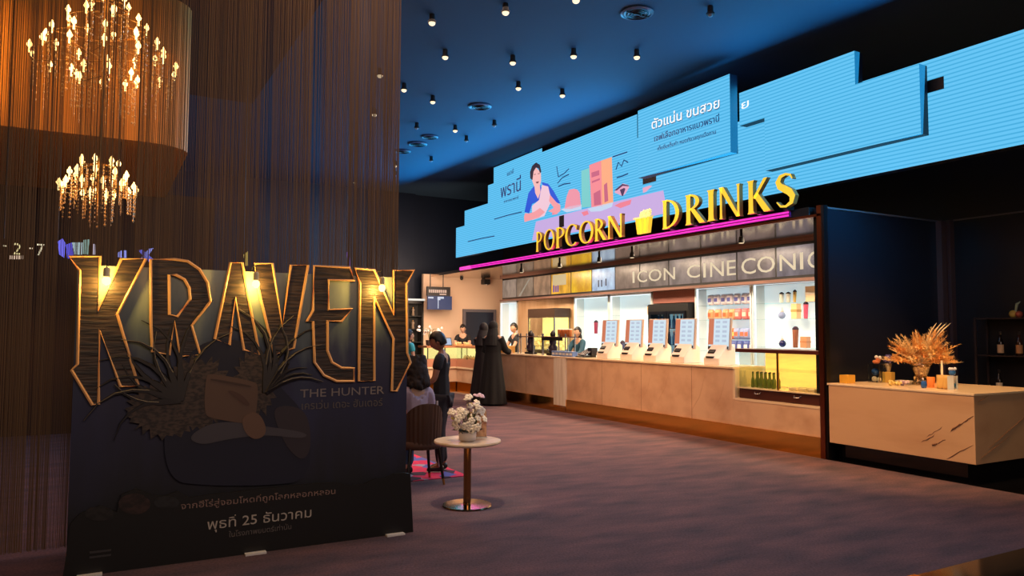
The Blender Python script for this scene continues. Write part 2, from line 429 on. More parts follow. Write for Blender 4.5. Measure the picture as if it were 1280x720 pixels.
def stem(x, w):
    return [(x-w*.8, 0), (x+w*.8, 0), (x+w*.55, .06), (x+w*.5, .2), (x+w*.5, .8), (x+w*.55, .94), (x+w*.8, 1), (x-w*.8, 1), (x-w*.55, .94), (x-w*.5, .8), (x-w*.5, .2), (x-w*.55, .06)]


def ribbon(pts, ws):
    L, Rr = [], []
    for i, (p, w) in enumerate(zip(pts, ws)):
        a = Vector(pts[max(0, i-1)]); b = Vector(pts[min(len(pts)-1, i+1)]); t = (b-a).normalized(); n = Vector((-t.y, t.x))
        q = Vector(p); L.append(tuple(q+n*w/2)); Rr.append(tuple(q-n*w/2))
    return L+Rr[::-1]


def ell(cx, cy, rx, ry, n=28): return [(cx+rx*math.cos(2*PI*i/n), cy+ry*math.sin(2*PI*i/n)) for i in range(n)]


S_PTS = [(.56, .80), (.50, .92), (.36, .965), (.2, .92), (.12, .78), (.18, .64), (.33, .54), (.47, .44), (.56, .3), (.52, .13), (.36, .04), (.2, .06), (.08, .2)]
S_W = [.03, .06, .07, .11, .15, .18, .2, .2, .17, .12, .07, .06, .03]
GLY = {
    'P': (0.56, [[stem(.13, .15)], [ring(.16, .73, .4, .27, .14, .05, -90, 90)]]),
    'O': (0.86, [[ell(.43, .5, .43, .52), ell(.43, .5, .29, .46)]]),
    'C': (0.78, [[ring(.45, .5, .45, .52, .15, .05, 48, 312, 26)], [[(.75, .7), (.78, .92), (.72, .9), (.68, .82)]]]),
    'R': (0.70, [[stem(.13, .15)], [ring(.16, .74, .38, .26, .14, .05, -90, 90)], [[(.2, .5), (.36, .5), (.74, 0), (.54, 0)]]]),
    'N': (0.82, [[stem(.08, .08)], [stem(.74, .08)], [[(0, 1), (.18, 1), (.78, 0), (.66, 0)]]]),
    'D': (0.78, [[stem(.13, .15)], [ring(.16, .5, .6, .5, .16, .05, -90, 90)]]),
    'I': (0.26, [[stem(.13, .16)]]),
    'K': (0.74, [[stem(.13, .15)], [[(.2, .46), (.27, .42), (.68, 1), (.56, 1)]], [[(.22, .52), (.36, .6), (.78, 0), (.56, 0)]]]),
    'S': (0.64, [[ribbon(S_PTS, S_W)]]),
}
LETM = mat('sign_yellow', (250, 205, 70), 0.25, 0.3, emit=0.85, ecol=(255, 208, 60))
LETS = mat('sign_gold_side', (206, 150, 84), 0.3, 0.5)
sg = thing('popcorn_drinks_sign', 'row of raised gold letters reading POPCORN DRINKS on the header', 'sign', (7.8, 9.8, 3.14))
letters = [('P', 12.99, 12.75), ('O', 12.68, 12.28), ('P', 12.24, 11.92), ('C', 11.9, 11.5), ('O', 11.43, 10.97), ('R', 10.94, 10.6), ('N', 10.54, 10.12),
           ('D', 9.1, 8.69), ('R', 8.57, 8.17), ('I', 8.1, 7.94), ('N', 7.86, 7.45), ('K', 7.33, 6.94), ('S', 6.86, 6.52)]
for i, (ch, ya, yb) in enumerate(letters):
    w, loops = GLY[ch]; z0 = 3.145; h = 0.40 if i < 7 else 0.455
    mb = MB()
    for lp in loops: mb.shape(lp, face_mx(7.72, ya, z0+0.012, (ya-yb)/w, h), 0, 0.07)
    o = mb.build('sign_letter', LETM, sg); o.data.materials.append(LETS)
    for f in o.data.polygons:
        if abs(f.normal.x) < 0.5: f.material_index = 1
    MB().box(7.73, 7.86, (ya+yb)/2-0.03, (ya+yb)/2+0.03, z0-0.015, z0+0.03).build('letter_bracket', BLACK, o)
# popcorn bucket emblem between the words
yc = 9.6
bk = MB()
for j in range(6):
    a0, a1 = -0.5+j/6, -0.5+(j+1)/6
    if j % 2 == 0 or True:
        bk.prism([(a0*0.30+0.005, 0), (a1*0.30-0.005, 0), (a1*0.40-0.005, 0.26), (a0*0.40+0.005, 0.26)], face_mx(7.72, yc, 3.155), 0 if j % 2 else 0.02, 0.07)
bk.build('bucket', LETM, sg)
pc = MB()
for j in range(9):
    pc.ball((7.755, yc+R(-.17, .17), 3.44+R(-.01, .07)), R(.045, .065), 8, (0.6, 1, 1))
pc.box(7.715, 7.79, yc-0.215, yc+0.215, 3.405, 3.43)
pc.build('bucket_rim_popcorn', mat('sign_cream', (255, 238, 170), 0.4, emit=0.5, ecol=(255, 232, 150)), sg)

# ------------------------------------------------------------------ main counter
ct = thing('service_counter', 'long pale pink marble service counter on a mirrored brass plinth', 'counter', (7.85, 10.5, 0))
MB().box(7.85, 8.0, 7.76, 12.03, 0.25, 1.03).box(7.85, 7.925, 6.3, 7.76, 0.25, 0.63).box(7.85, 8.0, 12.49, 15.0, 0.25, 1.03).box(7.85, 8.5, 14.9, 15.02, 0.25, 1.03).build('marble_front', MARBLE, ct, bevel=0.004)
MB().box(7.83, 8.5, 7.74, 15.03, 1.03, 1.06).build('countertop', MARBLET, ct, bevel=0.004)
MB().box(7.82, 7.98, 12.05, 12.47, 0.12, 1.025).build('pale_pillar', WOODW, ct, bevel=0.006)
MB().box(7.835, 7.925, 6.3, 12.05, 0.0, 0.25).box(7.835, 7.99, 12.47, 15.0, 0.0, 0.25).build('brass_plinth', GOLD, ct)
MB().box(7.83, 7.99, 12.06, 12.46, 0.0, 0.09).build('pillar_foot', GOLD, ct)
MB().box(7.848, 8.5, 7.72, 7.76, 0.61, 1.03).box(7.845, 7.925, 6.3, 7.72, 0.6, 0.632).box(7.925, 8.5, 6.425, 7.72, 0.6, 0.632).build('case_surround', MARBLET, ct)
sm_ = mat('seam', (150, 110, 88), .5)
for y_ in (8.6, 9.8, 10.9, 13.6): MB().box(7.8485, 7.851, y_-.003, y_+.003, .25, 1.03).build('panel_seam', sm_, ct)
for y_, z_, L_ in ((7.9, .4, .5), (8.3, .3, .65), (9.1, .45, .5), (9.5, .3, .7), (10.4, .4, .55), (11.3, .35, .6), (13.2, .4, .5), (14.2, .35, .5)):
    MB().tube([(7.8495, y_+L_*.55, z_), (7.8495, y_+L_*.2, z_+L_*.45), (7.8495, y_, z_+L_)], [.001, .002, .001], 4).build('marble_vein', mat('vein_soft', (204, 164, 132), .4), ct)
# upright copper-edged frame closing the counter at its near end
fp = thing('copper_post', 'tall narrow copper-edged post where counter meets bar', 'post', (7.9, 6.26, 0))
MB().box(7.86, 7.93, 6.21, 6.3, 0, 3.14).build('post_body', mat('post_black', (16, 14, 16), 0.3), fp)
MB().box(7.84, 7.86, 6.235, 6.3, 0.0, 3.14).build('copper_strip', COPPER, fp)

# snack display case set in the counter
sc = thing('snack_display_case', 'glass snack case with yellow lit interior set into marble counter', 'display case', (7.9, 7.0, 0.63))
MB().box(7.87, 8.4, 6.31, 7.66, 0.635, 0.77).build('case_base', mat('case_brown', (74, 38, 26), 0.35), sc, bevel=0.004)
MB().box(7.85, 8.4, 6.31, 7.68, 0.77, 0.785).build('case_ledge', MARBLET, sc)
MB().box(7.84, 8.42, 6.31, 7.7, 1.27, 1.32).build('case_top_rail', mat('case_top', (84, 38, 32), 0.3), sc, bevel=0.004)
MB().box(7.872, 7.878, 6.98, 7.66, 0.785, 1.27).box(7.872, 7.878, 6.32, 6.97, 0.785, 1.27).box(7.878, 8.38, 7.652, 7.658, 0.785, 1.27).build('glass_panel', GLASS, sc)
MB().box(8.38, 8.4, 6.31, 7.65, 0.79, 1.27).build('lit_back', mat('case_back', (240, 190, 90), 0.5, emit=1.15, ecol=(255, 204, 96), noise=((1, 2, 14), (220, 160, 70), 0.4, 0.6)), sc)
MB().box(7.95, 8.37, 6.34, 7.62, 1.03, 1.036).build('glass_shelf', GLASS, sc)
MB().box(7.86, 7.872, 6.96, 6.99, 0.785, 1.27).build('door_bar', GOLDM, sc)
for y in (6.66, 7.32):
    MB().tube([(7.87, y-0.05, 0.735), (7.845, y-0.045, 0.715), (7.84, y, 0.71), (7.845, y+0.045, 0.715), (7.87, y+0.05, 0.735)], 0.007, 6).build('pull_handle', STEEL, sc)
area('case_lamp', (8.1, 7.0, 1.26), (8.1, 7.0, 0.8), 0.2, 1.2, 6, (255, 205, 110))
# little green bottles in the case
bot0 = MB().lathe([(.022, 0), (.026, .01), (.026, .1), (.012, .14), (.011, .19), (.014, .195), (.014, .2)], (0, 0, 0), 10).build('sauce_bottle', mat('bottle_green', (110, 128, 40), 0.2), None, smooth=True)
MB().lathe([(.013, .19), (.013, .215)], (0, 0, 0), 10).build('bottle_cap', mat('cap_olive', (60, 70, 30), 0.4), bot0)
for i in range(12):
    o = bot0 if i == 0 else copy_tree(bot0)
    o.location = (8.0+0.1*(i // 6), 7.53-(i % 6)*0.072, 0.785)
    tag(o, 'small green bottle standing in the yellow lit snack case', 'bottle', 'green bottles in the snack case')
pk0 = MB().box(-.05, .05, -.06, .06, 0, .04).build('snack_packet', mat('packet_cream', (226, 206, 170), 0.4), None, bevel=0.012)
for i in range(6):
    o = pk0 if i == 0 else copy_tree(pk0)
    o.location = (8.05+0.13*(i // 3), 6.86-(i % 3)*0.15, 0.785); o.rotation_euler.z = R(-.2, .2)
    tag(o, 'flat cream packet lying in the yellow lit snack case', 'packet', 'flat packets in the snack case')

# ------------------------------------------------------------------ side bar
br = thing('marble_bar', 'beige veined marble bar block with flowers, floating on a black plinth', 'bar', (8.4, 5.3, 0))
VEIN = mat('bar_marble', (214, 176, 138), 0.35, noise=((2, 0.8, 3.4), (196, 154, 118), 0.45, 0.75))
MB().box(7.85, 9.3, 4.44, 6.18, 0.21, 0.905).build('marble_block', VEIN, br, bevel=0.004)
MB().box(7.845, 9.3, 4.435, 6.2, 0.905, 0.93).build('bar_top', MARBLET, br, bevel=0.004)
MB().box(8.02, 9.2, 4.62, 6.18, 0.0, 0.21).build('plinth', BLACKG, br)
VD = mat('vein_dark', (120, 78, 52), 0.5)
vn = MB()
for (u0, v0, u1, v1, w) in ((1188, 538, 1205, 528, .010), (1204, 528, 1217, 520, .006), (1152, 553, 1168, 543, .005), (1165, 557, 1171, 554, .013), (1172, 555, 1182, 549, .005), (1183, 573, 1216, 556, .005), (1158, 546, 1178, 534, .003)):
    a = on_x(u0, v0, 7.849); b = on_x(u1, v1, 7.849); N = 6
    vn.tube([a.lerp(b, t/N)+Vector((0, R(-.006, .006), R(-.008, .008))) for t in range(N+1)], [w*(0.25 if t in (0, N) else R(.5, 1)) for t in range(N+1)], 4)
for (u0, v0, u1, v1, w) in ((1222, 503, 1236, 494, .003), (1226, 573, 1262, 545, .003), (1236, 560, 1280, 522, .003)):
    a = on_y(u0, v0, 4.439); b = on_y(u1, v1, 4.439); vn.tube([a, a.lerp(b, .5), b], [w*.4, w, w*.4], 4)
vn.build('vein', VD, br)

# ------------------------------------------------------------------ menu screens above the back counter
GREYB = (134, 118, 106)
menu_x = 9.7
YD = [18.12, 17.31, 16.43, 15.58, 14.69, 13.84, 12.97, 12.13, 11.24, 10.35, 9.46, 8.6, 7.72]
MENU = [(GREYB, 'greyish menu screen at the far end of the row above the counter'), ((126, 108, 92), 'brownish menu screen with a pale diagonal streak'), ((150, 116, 90), 'tan menu screen beside the first orange screen'),
        ((228, 160, 46), 'orange and cream menu screen with small purple figures'), ((246, 176, 30), 'bright orange menu screen beside the pale blue one'), ((176, 200, 235), 'pale blue menu screen showing small dark figures'),
        ((126, 104, 92), 'brown menu screen directly after the pale blue one'), ((120, 104, 96), 'brown menu screen showing the letters CON'), ((134, 118, 112), 'grey brown menu screen between the two words'),
        ((124, 110, 108), 'grey menu screen showing the letters INE'), ((122, 106, 104), 'grey menu screen showing the letters CO'), ((110, 102, 110), 'grey menu screen showing the letters NIC by the copper post')]


def menu_mat(name, c, st=0.85):
    m = bpy.data.materials.new(name); m.use_nodes = True; nt = m.node_tree; b = nt.nodes['Principled BSDF']
    b.inputs['Base Color'].default_value = (.01, .01, .01, 1); b.inputs['Roughness'].default_value = 0.25
    tc = nt.nodes.new('ShaderNodeTexCoord'); mp = nt.nodes.new('ShaderNodeMapping'); mp.inputs['Scale'].default_value = (1, 3, 2); mp.inputs['Rotation'].default_value = (.5, 0, 0)
    mp.inputs['Location'].default_value = (R(0, 50), R(0, 50), 0)
    n = nt.nodes.new('ShaderNodeTexNoise'); n.inputs['Scale'].default_value = 1.6; n.inputs['Detail'].default_value = 3
    cr = nt.nodes.new('ShaderNodeValToRGB'); e = cr.color_ramp.elements; e[0].position = .36; e[1].position = .66
    e[0].color = (*lin(tuple(k*.9 for k in c)), 1); e[1].color = (*lin(tuple(min(255, k*1.17) for k in c)), 1)
    nt.links.new(tc.outputs['Object'], mp.inputs[0]); nt.links.new(mp.outputs[0], n.inputs['Vector']); nt.links.new(n.outputs['Fac'], cr.inputs[0])
    nt.links.new(cr.outputs[0], b.inputs['Emission Color']); b.inputs['Emission Strength'].default_value = st
    return m


CREAM = glow('menu_letters', (226, 206, 172), 0.9)
menus = []
for i, (c, lab) in enumerate(MENU):
    ya, yb = YD[i], YD[i+1]
    t = thing('menu_screen', lab, 'menu screen', (menu_x, (ya+yb)/2, 2.42), 'menu screens above the back counter'); menus.append(t)
    MB().box(menu_x, menu_x+0.08, yb, ya, 2.41, 2.98).build('bezel', mat('bezel_black', (18, 15, 18), 0.4), t)
    MB().box(menu_x-0.004, menu_x, yb+0.018, ya-0.018, 2.455, 2.935).build('display', menu_mat('menu_display_%d' % i, c, 0.9), t)


def menu_text(i, body, ya, yb, z0=2.55, h=0.27):
    MB().text(body, lambda x, y, d: Vector((menu_x-0.005+d, ya-x, z0+y)), size=h/0.72, depth=0.003, width=ya-yb).build('menu_word', CREAM, menus[i])


for bi, ch, u0, u1 in ((6, 'I', 791, 793.5), (6, 'C', 797, 809), (7, 'O', 811, 827), (7, 'N', 830, 844), (8, 'C', 859, 875), (9, 'I', 879.5, 882.5), (9, 'N', 888, 905), (9, 'E', 909, 920), (10, 'C', 927, 945), (10, 'O', 947, 969), (11, 'N', 975, 995), (11, 'I', 1000.5, 1004.5), (11, 'C', 1010, 1029)):
    menu_text(bi, ch, on_x(u0, 335, menu_x).y, on_x(u1, 335, menu_x).y, 2.56 if bi < 9 else 2.545, .25 if bi < 9 else .28)
fg = MB()
for y in (13.58, 13.46, 13.3): fg.box(menu_x-.008, menu_x-.004, y-.02, y+.02, 2.53+R(0, .03), 2.68+R(0, .03))
fg.build('screen_figure', glow('fig_dark', (40, 46, 80), .7), menus[5])
fg = MB()
for y in (15.45, 15.35, 15.26): fg.box(menu_x-.008, menu_x-.004, y-.03, y+.03, 2.5, 2.62+R(0, .06))
fg.build('screen_figure', glow('fig_purple', (120, 80, 160), .8), menus[3])
MB().box(menu_x-.007, menu_x-.004, 14.9, 15.5, 2.66, 2.92).build('screen_patch', glow('patch_cream', (226, 200, 150), .8), menus[3])
MB().prism([(17.2, 2.47), (17.1, 2.47), (16.6, 2.9), (16.66, 2.9)], lambda x, y, d: Vector((menu_x-d, x, y)), .004, .007).build('screen_streak', glow('streak', (170, 158, 140), .8), menus[1])
struct('trim_4', MB().box(9.66, 10.2, 6.42, 18.2, 2.36, 2.41).box(9.66, 10.2, 6.42, 18.2, 2.98, 3.03), mat('menu_rail', (120, 88, 78), 0.4))
# small dark spotlights under the soffit
sp0 = thing('track_spotlight', None, None)
MB().lathe([(.02, 0), (.02, -.06), (.035, -.07), (.045, -.15), (.04, -.16)], (0, 0, 0), 12).build('spot_body', BLACK, sp0)
MB().lathe([(.036, -.158), (.036, -.166)], (0, 0, 0), 12).build('spot_lens', glow('soffit_lens', (255, 225, 180), 1.0), sp0)
for i, (x, y) in enumerate(((8.3, 11.6), (8.3, 10.6), (8.3, 8.0), (8.3, 13.0), (8.3, 14.6))):
    o = sp0 if i == 0 else copy_tree(sp0); o.location = (x, y, 3.03)
    tag(o, 'small black spotlight fixed under the mirror soffit of the counter', 'spotlight', 'spotlights under the soffit')
for i, y in enumerate((7.3, 9.3, 11.3, 13.3, 15.2)):
    area('soffit_lamp', (8.75, y, 2.98), (8.75, y, 0), 0.5, 1.2, 72, (255, 224, 188))
area('counter_front_wash', (6.4, 9.6, 5.2), (7.9, 9.6, 0.5), 0.6, 8.0, 230, (255, 190, 130), math.radians(110))
spot('table_spot', (2.5, 5.3, 5.3), (2.91, 6.08, .58), 420, (255, 222, 178), 16, .6, .05)
spot('bar_spot', (6.2, 4.2, 5.2), (8.3, 5.3, .8), 1000, (255, 195, 130), 50, .8, .15)
spot('bar_spot', (8.9, 4.6, 5.2), (8.7, 5.5, .9), 240, (255, 195, 130), 40, .8, .1)
area('screen_spill', (7.5, 5.0, 3.5), (8.4, 6.3, 2.9), .5, .4, 16, (60, 180, 255), math.radians(80))
area('far_counter_wash', (7.3, 16.4, 2.75), (8.8, 19.0, 1.5), 1.5, 1.5, 120, (255, 218, 185))

# ------------------------------------------------------------------ back wall of the kiosk: lit niches, fridge, popcorn warmer
LITW = mat('self_glow_white', (214, 232, 238), 0.5, emit=0.5, ecol=(205, 232, 242))  # back panels glow by themselves in place of strip light on white
LITE = glow('niche_edge', (240, 250, 255), 1.15)
NW = mat('niche_side', (226, 236, 238), 0.5)


def niche(label, y0, y1, z0=0.95, z1=2.36, shelves=()):
    t = thing('lit_shelf_cabinet', label, 'cabinet', (10.0, (y0+y1)/2, z0))
    MB().box(10.16, 10.19, y0, y1, z0, z1).build('back_panel', LITW, t)
    MB().box(9.88, 10.16, y1-.03, y1, z0, z1).box(9.88, 10.16, y0, y0+.03, z0, z1).box(9.88, 10.16, y0, y1, z1-.03, z1).box(9.88, 10.19, y0, y1, z0-.04, z0).build('cabinet_frame', NW, t)
    MB().box(9.9, 9.93, y1-.05, y1-.03, z0, z1-.03).box(9.9, 9.93, y0+.03, y1-.03, z1-.045, z1-.03).build('light_strip', LITE, t)
    for z in shelves: MB().box(9.9, 10.15, y0+.03, y1-.03, z-.008, z).build('shelf', GLASS, t)
    return t


niche('narrow white lit cabinet at the far end beside the beige wall', 17.62, 18.6)
niche('white lit cabinet behind the screens nearest the drinks dispenser', 13.46, 14.85, shelves=(1.5, 1.9))
niche('white lit cabinet between the far cabinet and the black fridge', 11.98, 13.44, shelves=(1.5, 1.9))
zs1, zs2 = on_x(930, 380.5, 10.05).z, on_x(930, 399.6, 10.05).z
niche('white lit cabinet packed with snack bags beside the fridge', 9.32, 10.72, 0.95, 2.4, (zs1, zs2, 1.42, 1.2))
niche('white lit cabinet of gift boxes and tumblers by the copper post', 6.6, 9.3, 0.95, 2.4, (zs1, zs2, 1.3))
struct('trim_5', MB().box(9.9, 10.2, 14.86, 17.6, 0.95, 2.36), WOODT)
struct('trim_6', MB().box(9.9, 10.2, 10.74, 11.96, 2.12, 2.36), mat('brick_red_panel', (150, 92, 80), .5))
bc = thing('back_counter', 'low brown back counter running under the lit cabinets', 'counter', (9.7, 12, 0))
MB().box(9.3, 9.86, 12.0, 18.4, 0, 0.86).box(9.3, 9.86, 6.5, 10.7, 0, 0.86).build('counter_body', mat('back_counter_brown', (110, 72, 56), 0.5), bc)
MB().box(9.27, 9.87, 11.98, 18.42, 0.86, 0.9).box(9.27, 9.87, 6.48, 10.72, 0.86, 0.9).build('worktop', STEEL, bc, bevel=.004)

# fridge
fz = thing('drinks_fridge', 'black two-door glass drinks fridge behind the ordering screens', 'fridge', (9.9, 11.35, 0))
MB().box(10.14, 10.19, 10.76, 11.94, 0.0, 2.1).box(9.75, 10.14, 10.76, 10.82, 0.02, 2.1).box(9.75, 10.14, 11.88, 11.94, 0.02, 2.1).box(9.75, 10.14, 10.82, 11.88, 0.02, 0.25).box(9.75, 10.14, 10.82, 11.88, 1.95, 2.1).build('fridge_body', BLACK, fz)
for y0, y1 in ((10.82, 11.34), (11.36, 11.88)):
    o = MB().box(9.72, 9.75, y0, y0+.05, .25, 1.95).box(9.72, 9.75, y1-.05, y1, .25, 1.95).box(9.72, 9.75, y0+.05, y1-.05, .25, .31).box(9.72, 9.75, y0+.05, y1-.05, 1.89, 1.95).build('door', mat('fridge_frame', (12, 16, 26), .3), fz)
    MB().box(9.733, 9.739, y0+.05, y1-.05, .31, 1.89).build('door_glass', GLASS, o)
    MB().tube([(9.7, y1-.03 if y0 < 11 else y0+.03, .9), (9.7, y1-.03 if y0 < 11 else y0+.03, 1.5)], .01, 6).build('handle', STEEL, o)
MB().box(10.12, 10.14, 10.83, 11.87, .26, 1.94).build('lit_lining', mat('fridge_lining', (150, 190, 205), .5, emit=.5, ecol=(150, 200, 220)), fz)
for z in (.6, .95, 1.3, 1.62): MB().box(9.8, 10.12, 10.83, 11.87, z-.012, z).build('rack', STEEL, fz)
can0 = MB().lathe([(.03, 0), (.034, .01), (.034, .15), (.02, .19), (.016, .24), (.016, .25)], (0, 0, 0), 10).build('drink_bottle', mat('bottle_blue', (40, 90, 150), .25), None, smooth=True)
MB().lathe([(.018, .245), (.018, .27)], (0, 0, 0), 10).build('cap', WHITE, can0)
n = 0
for z in (.95, 1.3, 1.62):
    for j in range(9):
        o = can0 if n == 0 else copy_tree(can0); n += 1
        o.location = (9.9, 10.9+j*.108+(.03 if j > 4 else 0), z); tag(o, 'blue drink bottle standing on a rack inside the black fridge', 'bottle', 'bottles in the fridge')

# popcorn warmer
pw = thing('popcorn_warmer', 'dark popcorn warmer with glowing yellow popcorn behind the dispensers', 'popcorn warmer', (9.6, 15.6, .9))
MB().box(9.4, 9.86, 14.95, 16.2, 1.88, 2.1).build('hood', mat('warmer_brown', (66, 48, 38), .4), pw, bevel=.006)
MB().box(9.4, 9.86, 14.95, 16.2, .9, 1.1).build('base', mat('warmer_steel', (120, 112, 104), .3, 1), pw, bevel=.006)
for y in (14.98, 16.17):
    for x in (9.42, 9.84): MB().box(x-.02, x+.02, y-.02, y+.02, 1.1, 1.88).build('post', STEEL, pw)
MB().box(9.4, 9.406, 15.0, 16.15, 1.1, 1.88).build('glass_front', GLASS, pw)
MB().box(9.8, 9.84, 15.0, 16.15, 1.1, 1.88).build('lit_back', mat('warmer_glow', (250, 225, 120), .5, emit=1.0, ecol=(255, 236, 150)), pw)
ph = MB()
for i in range(260): ph.ball((R(9.45, 9.76), R(15.02, 16.12), 1.1+R(0, .34)*(1-abs(i/130-1)*.3)), R(.03, .05), 6)
o = ph.build('popcorn', mat('popcorn', (250, 232, 160), .7, emit=.15), pw); o['kind'] = 'stuff'
point('warmer_lamp', (9.55, 15.6, 1.8), 6, (255, 220, 130))

# products on the lit shelves
def bag_mb(w=.14, h=.2, t=.05):
    mb = MB(); N = 8
    g = [[None]*(N+1) for _ in range(2)]
    for sgn in (0, 1):
        for i in range(N+1):
            row = []
            for j in range(N+1):
                a, b = i/N*2-1, j/N*2-1
                th = t*math.sqrt(max(0, (1-a**4)*(1-b**4)))*(1 if sgn else -1)
                row.append(mb.bm.verts.new((th, a*w/2*(1-.06*abs(b)**4), h*(b+1)/2)))
            g[sgn][i] = row
        for i in range(N):
            for j in range(N): mb.bm.faces.new((g[sgn][i][j], g[sgn][i+1][j], g[sgn][i+1][j+1], g[sgn][i][j+1]))
    bmesh.ops.remove_doubles(mb.bm, verts=mb.bm.verts, dist=1e-5)
    return mb


def row_of(proto_fn, ys, z, label, cat, group, x=10.0, jit=.03, tilt=.12):
    o0 = None
    for y in ys:
        if o0 is None: o0 = proto_fn(); o = o0
        else: o = copy_tree(o0)
        o.location = (x+R(-jit, jit)*.5, y, z); o.rotation_euler = (R(-tilt, tilt)*.5, 0, R(-tilt, tilt)); tag(o, label, cat, group)


def bag(name, col, col2):
    def f():
        o = bag_mb().build(name, mat(name+str(col), col, .35), None, smooth=True)
        MB().box(-.0505, -.049, -.04, .04, .06, .13).build('printed_panel', mat('p'+str(col2), col2, .4), o)
        return o
    return f


def yy(a, b, n): return [a+(b-a)*i/(n-1) for i in range(n)]
row_of(bag('snack_bag', (222, 220, 232), (90, 96, 170)), yy(9.42, 10.4, 7), zs1, 'white and blue snack bag on the top shelf of the lit cabinet', 'snack bag', 'white snack bags')
row_of(bag('snack_bag', (232, 172, 128), (210, 110, 70)), yy(9.86, 10.4, 4), zs2, 'orange snack bag on the second shelf of the lit cabinet', 'snack bag', 'orange snack bags')
row_of(bag('snack_bag', (232, 130, 130), (250, 210, 200)), yy(9.4, 9.72, 3), zs2, 'pink snack bag on the second shelf of the lit cabinet', 'snack bag', 'pink snack bags')
row_of(bag('snack_bag', (150, 170, 220), (240, 120, 90)), yy(9.38, 9.75, 4), 1.42, 'pale blue snack bag piled in the lower part of the lit cabinet', 'snack bag', 'pale blue snack bags')
row_of(bag('snack_bag', (90, 110, 190), (240, 240, 240)), yy(9.4, 9.95, 5), 1.2, 'deep blue snack bag at the bottom of the lit cabinet', 'snack bag', 'deep blue snack bags', 10.0, .02, 0)
row_of(bag('snack_bag', (226, 120, 70), (250, 220, 120)), yy(9.84, 10.0, 2), 1.42, 'small orange bag beside the pale blue bags', 'snack bag', 'small orange bags')


def giftbox(name, col, w, h, band=None):
    def f():
        o = MB().box(-.05, .05, -w/2, w/2, 0, h).build(name, mat(name+str(col), col, .45), None, bevel=.006)
        MB().box(-.052, .052, -w/2-.001, w/2+.001, h*.45, h*.62).build('band', mat('band'+str(band), band or (240, 240, 235), .5), o)
        return o
    return f


def tumbler(col, h=.24, r=.04):
    def f():
        o = MB().lathe([(r*.75, 0), (r*.8, .005), (r, h*.85), (r*.98, h*.86)], (0, 0, 0), 14).build('tumbler', mat('tumbler'+str(col), col, .3), None, smooth=True)
        MB().lathe([(r*1.04, h*.86), (r*1.04, h*.92), (r*.6, h), (r*.2, h+.01)], (0, 0, 0), 14).build('lid', mat('lid_dark', (60, 40, 60), .3), o)
        return o
    return f


row_of(giftbox('gift_box', (240, 208, 170), .17, .25, (250, 240, 220)), (8.16,), zs1, 'cream gift box on the top shelf beside a red one', 'box', None, 10.02)
row_of(giftbox('gift_box', (232, 112, 100), .13, .26, (250, 190, 180)), (7.98,), zs1, 'red gift box on the top shelf of the end cabinet', 'box', None, 10.02)
row_of(giftbox('gift_box', (240, 214, 160), .13, .25, (200, 160, 90)), (8.48,), zs2, 'pale yellow box on the middle shelf of the end cabinet', 'box', None, 10.02)
row_of(giftbox('gift_box', (250, 206, 150), .2, .3, (250, 230, 200)), (7.5,), zs1, 'apricot gift box on the top shelf nearest the copper post', 'box', None, 10.02)
row_of(giftbox('gift_box', (240, 220, 170), .16, .25, (210, 180, 120)), (7.62,), zs2, 'pale cream box on the middle shelf by a pink tumbler', 'box', None, 10.02)
row_of(tumbler((228, 236, 230), .17), (8.62, 8.75), zs1, 'short white tumbler on the top shelf of the end cabinet', 'tumbler', 'short white tumblers', 10.0)
row_of(tumbler((220, 190, 110), .2, .03), (8.5,), zs1, 'slim yellow tumbler between white tumblers and gift boxes', 'tumbler', None, 10.0)
row_of(tumbler((232, 96, 130), .27), (8.28,), zs2, 'pink tumbler standing beside the pale yellow box', 'tumbler', None, 10.0)
row_of(tumbler((236, 70, 80), .28), (7.42,), zs2, 'red tumbler on the middle shelf by the copper post', 'tumbler', None, 10.0)
row_of(tumbler((150, 96, 76), .34, .05), (8.5,), 1.3, 'tall brown tumbler with dark lid above the snack case', 'tumbler', None, 10.0)
row_of(giftbox('gift_box', (206, 150, 110), .13, .18, (190, 130, 90)), (8.3,), 1.3, 'small tan box next to the tall brown tumbler', 'box', None, 10.0)


def ball_cup(col):
    def f():
        o = MB().ball((0, 0, .06), .06, 14, (1, 1, 1)).build('globe_cup', mat('globe'+str(col), col, .2), None, smooth=True)
        MB().lathe([(.02, .112), (.03, .12), (.03, .14), (.008, .15), (.006, .2)], (0, 0, 0), 10).build('lid', WHITE, o)
        return o
    return f


row_of(ball_cup((40, 110, 190)), (8.02,), zs2, 'bright blue globe cup on the middle shelf', 'cup', None, 10.0)
row_of(ball_cup((150, 170, 220)), (8.76,), zs2, 'pale lilac globe cup at the far end of the middle shelf', 'cup', None, 10.0)
row_of(ball_cup((24, 30, 90)), (8.76,), 1.3, 'dark blue globe cup above the snack case', 'cup', None, 10.0)
row_of(ball_cup((60, 120, 160)), (7.45,), 1.3, 'teal globe cup above the snack case by the copper post', 'cup', None, 10.0)


def headband(col):
    def f():
        o = MB().tube([(0, -.12, .01), (0, -.11, .12), (0, -.05, .2), (0, .05, .2), (0, .11, .12), (0, .12, .01)], .008, 6).build('character_stand', mat('stand_grey', (150, 160, 175), .4), None)
        for s in (-1, 1): MB().ball((0, .09*s, .22), .055, 10, (.5, 1, .9)).build('red_knob', mat('knob_red', (228, 80, 84), .5), o)
        return o
    return f


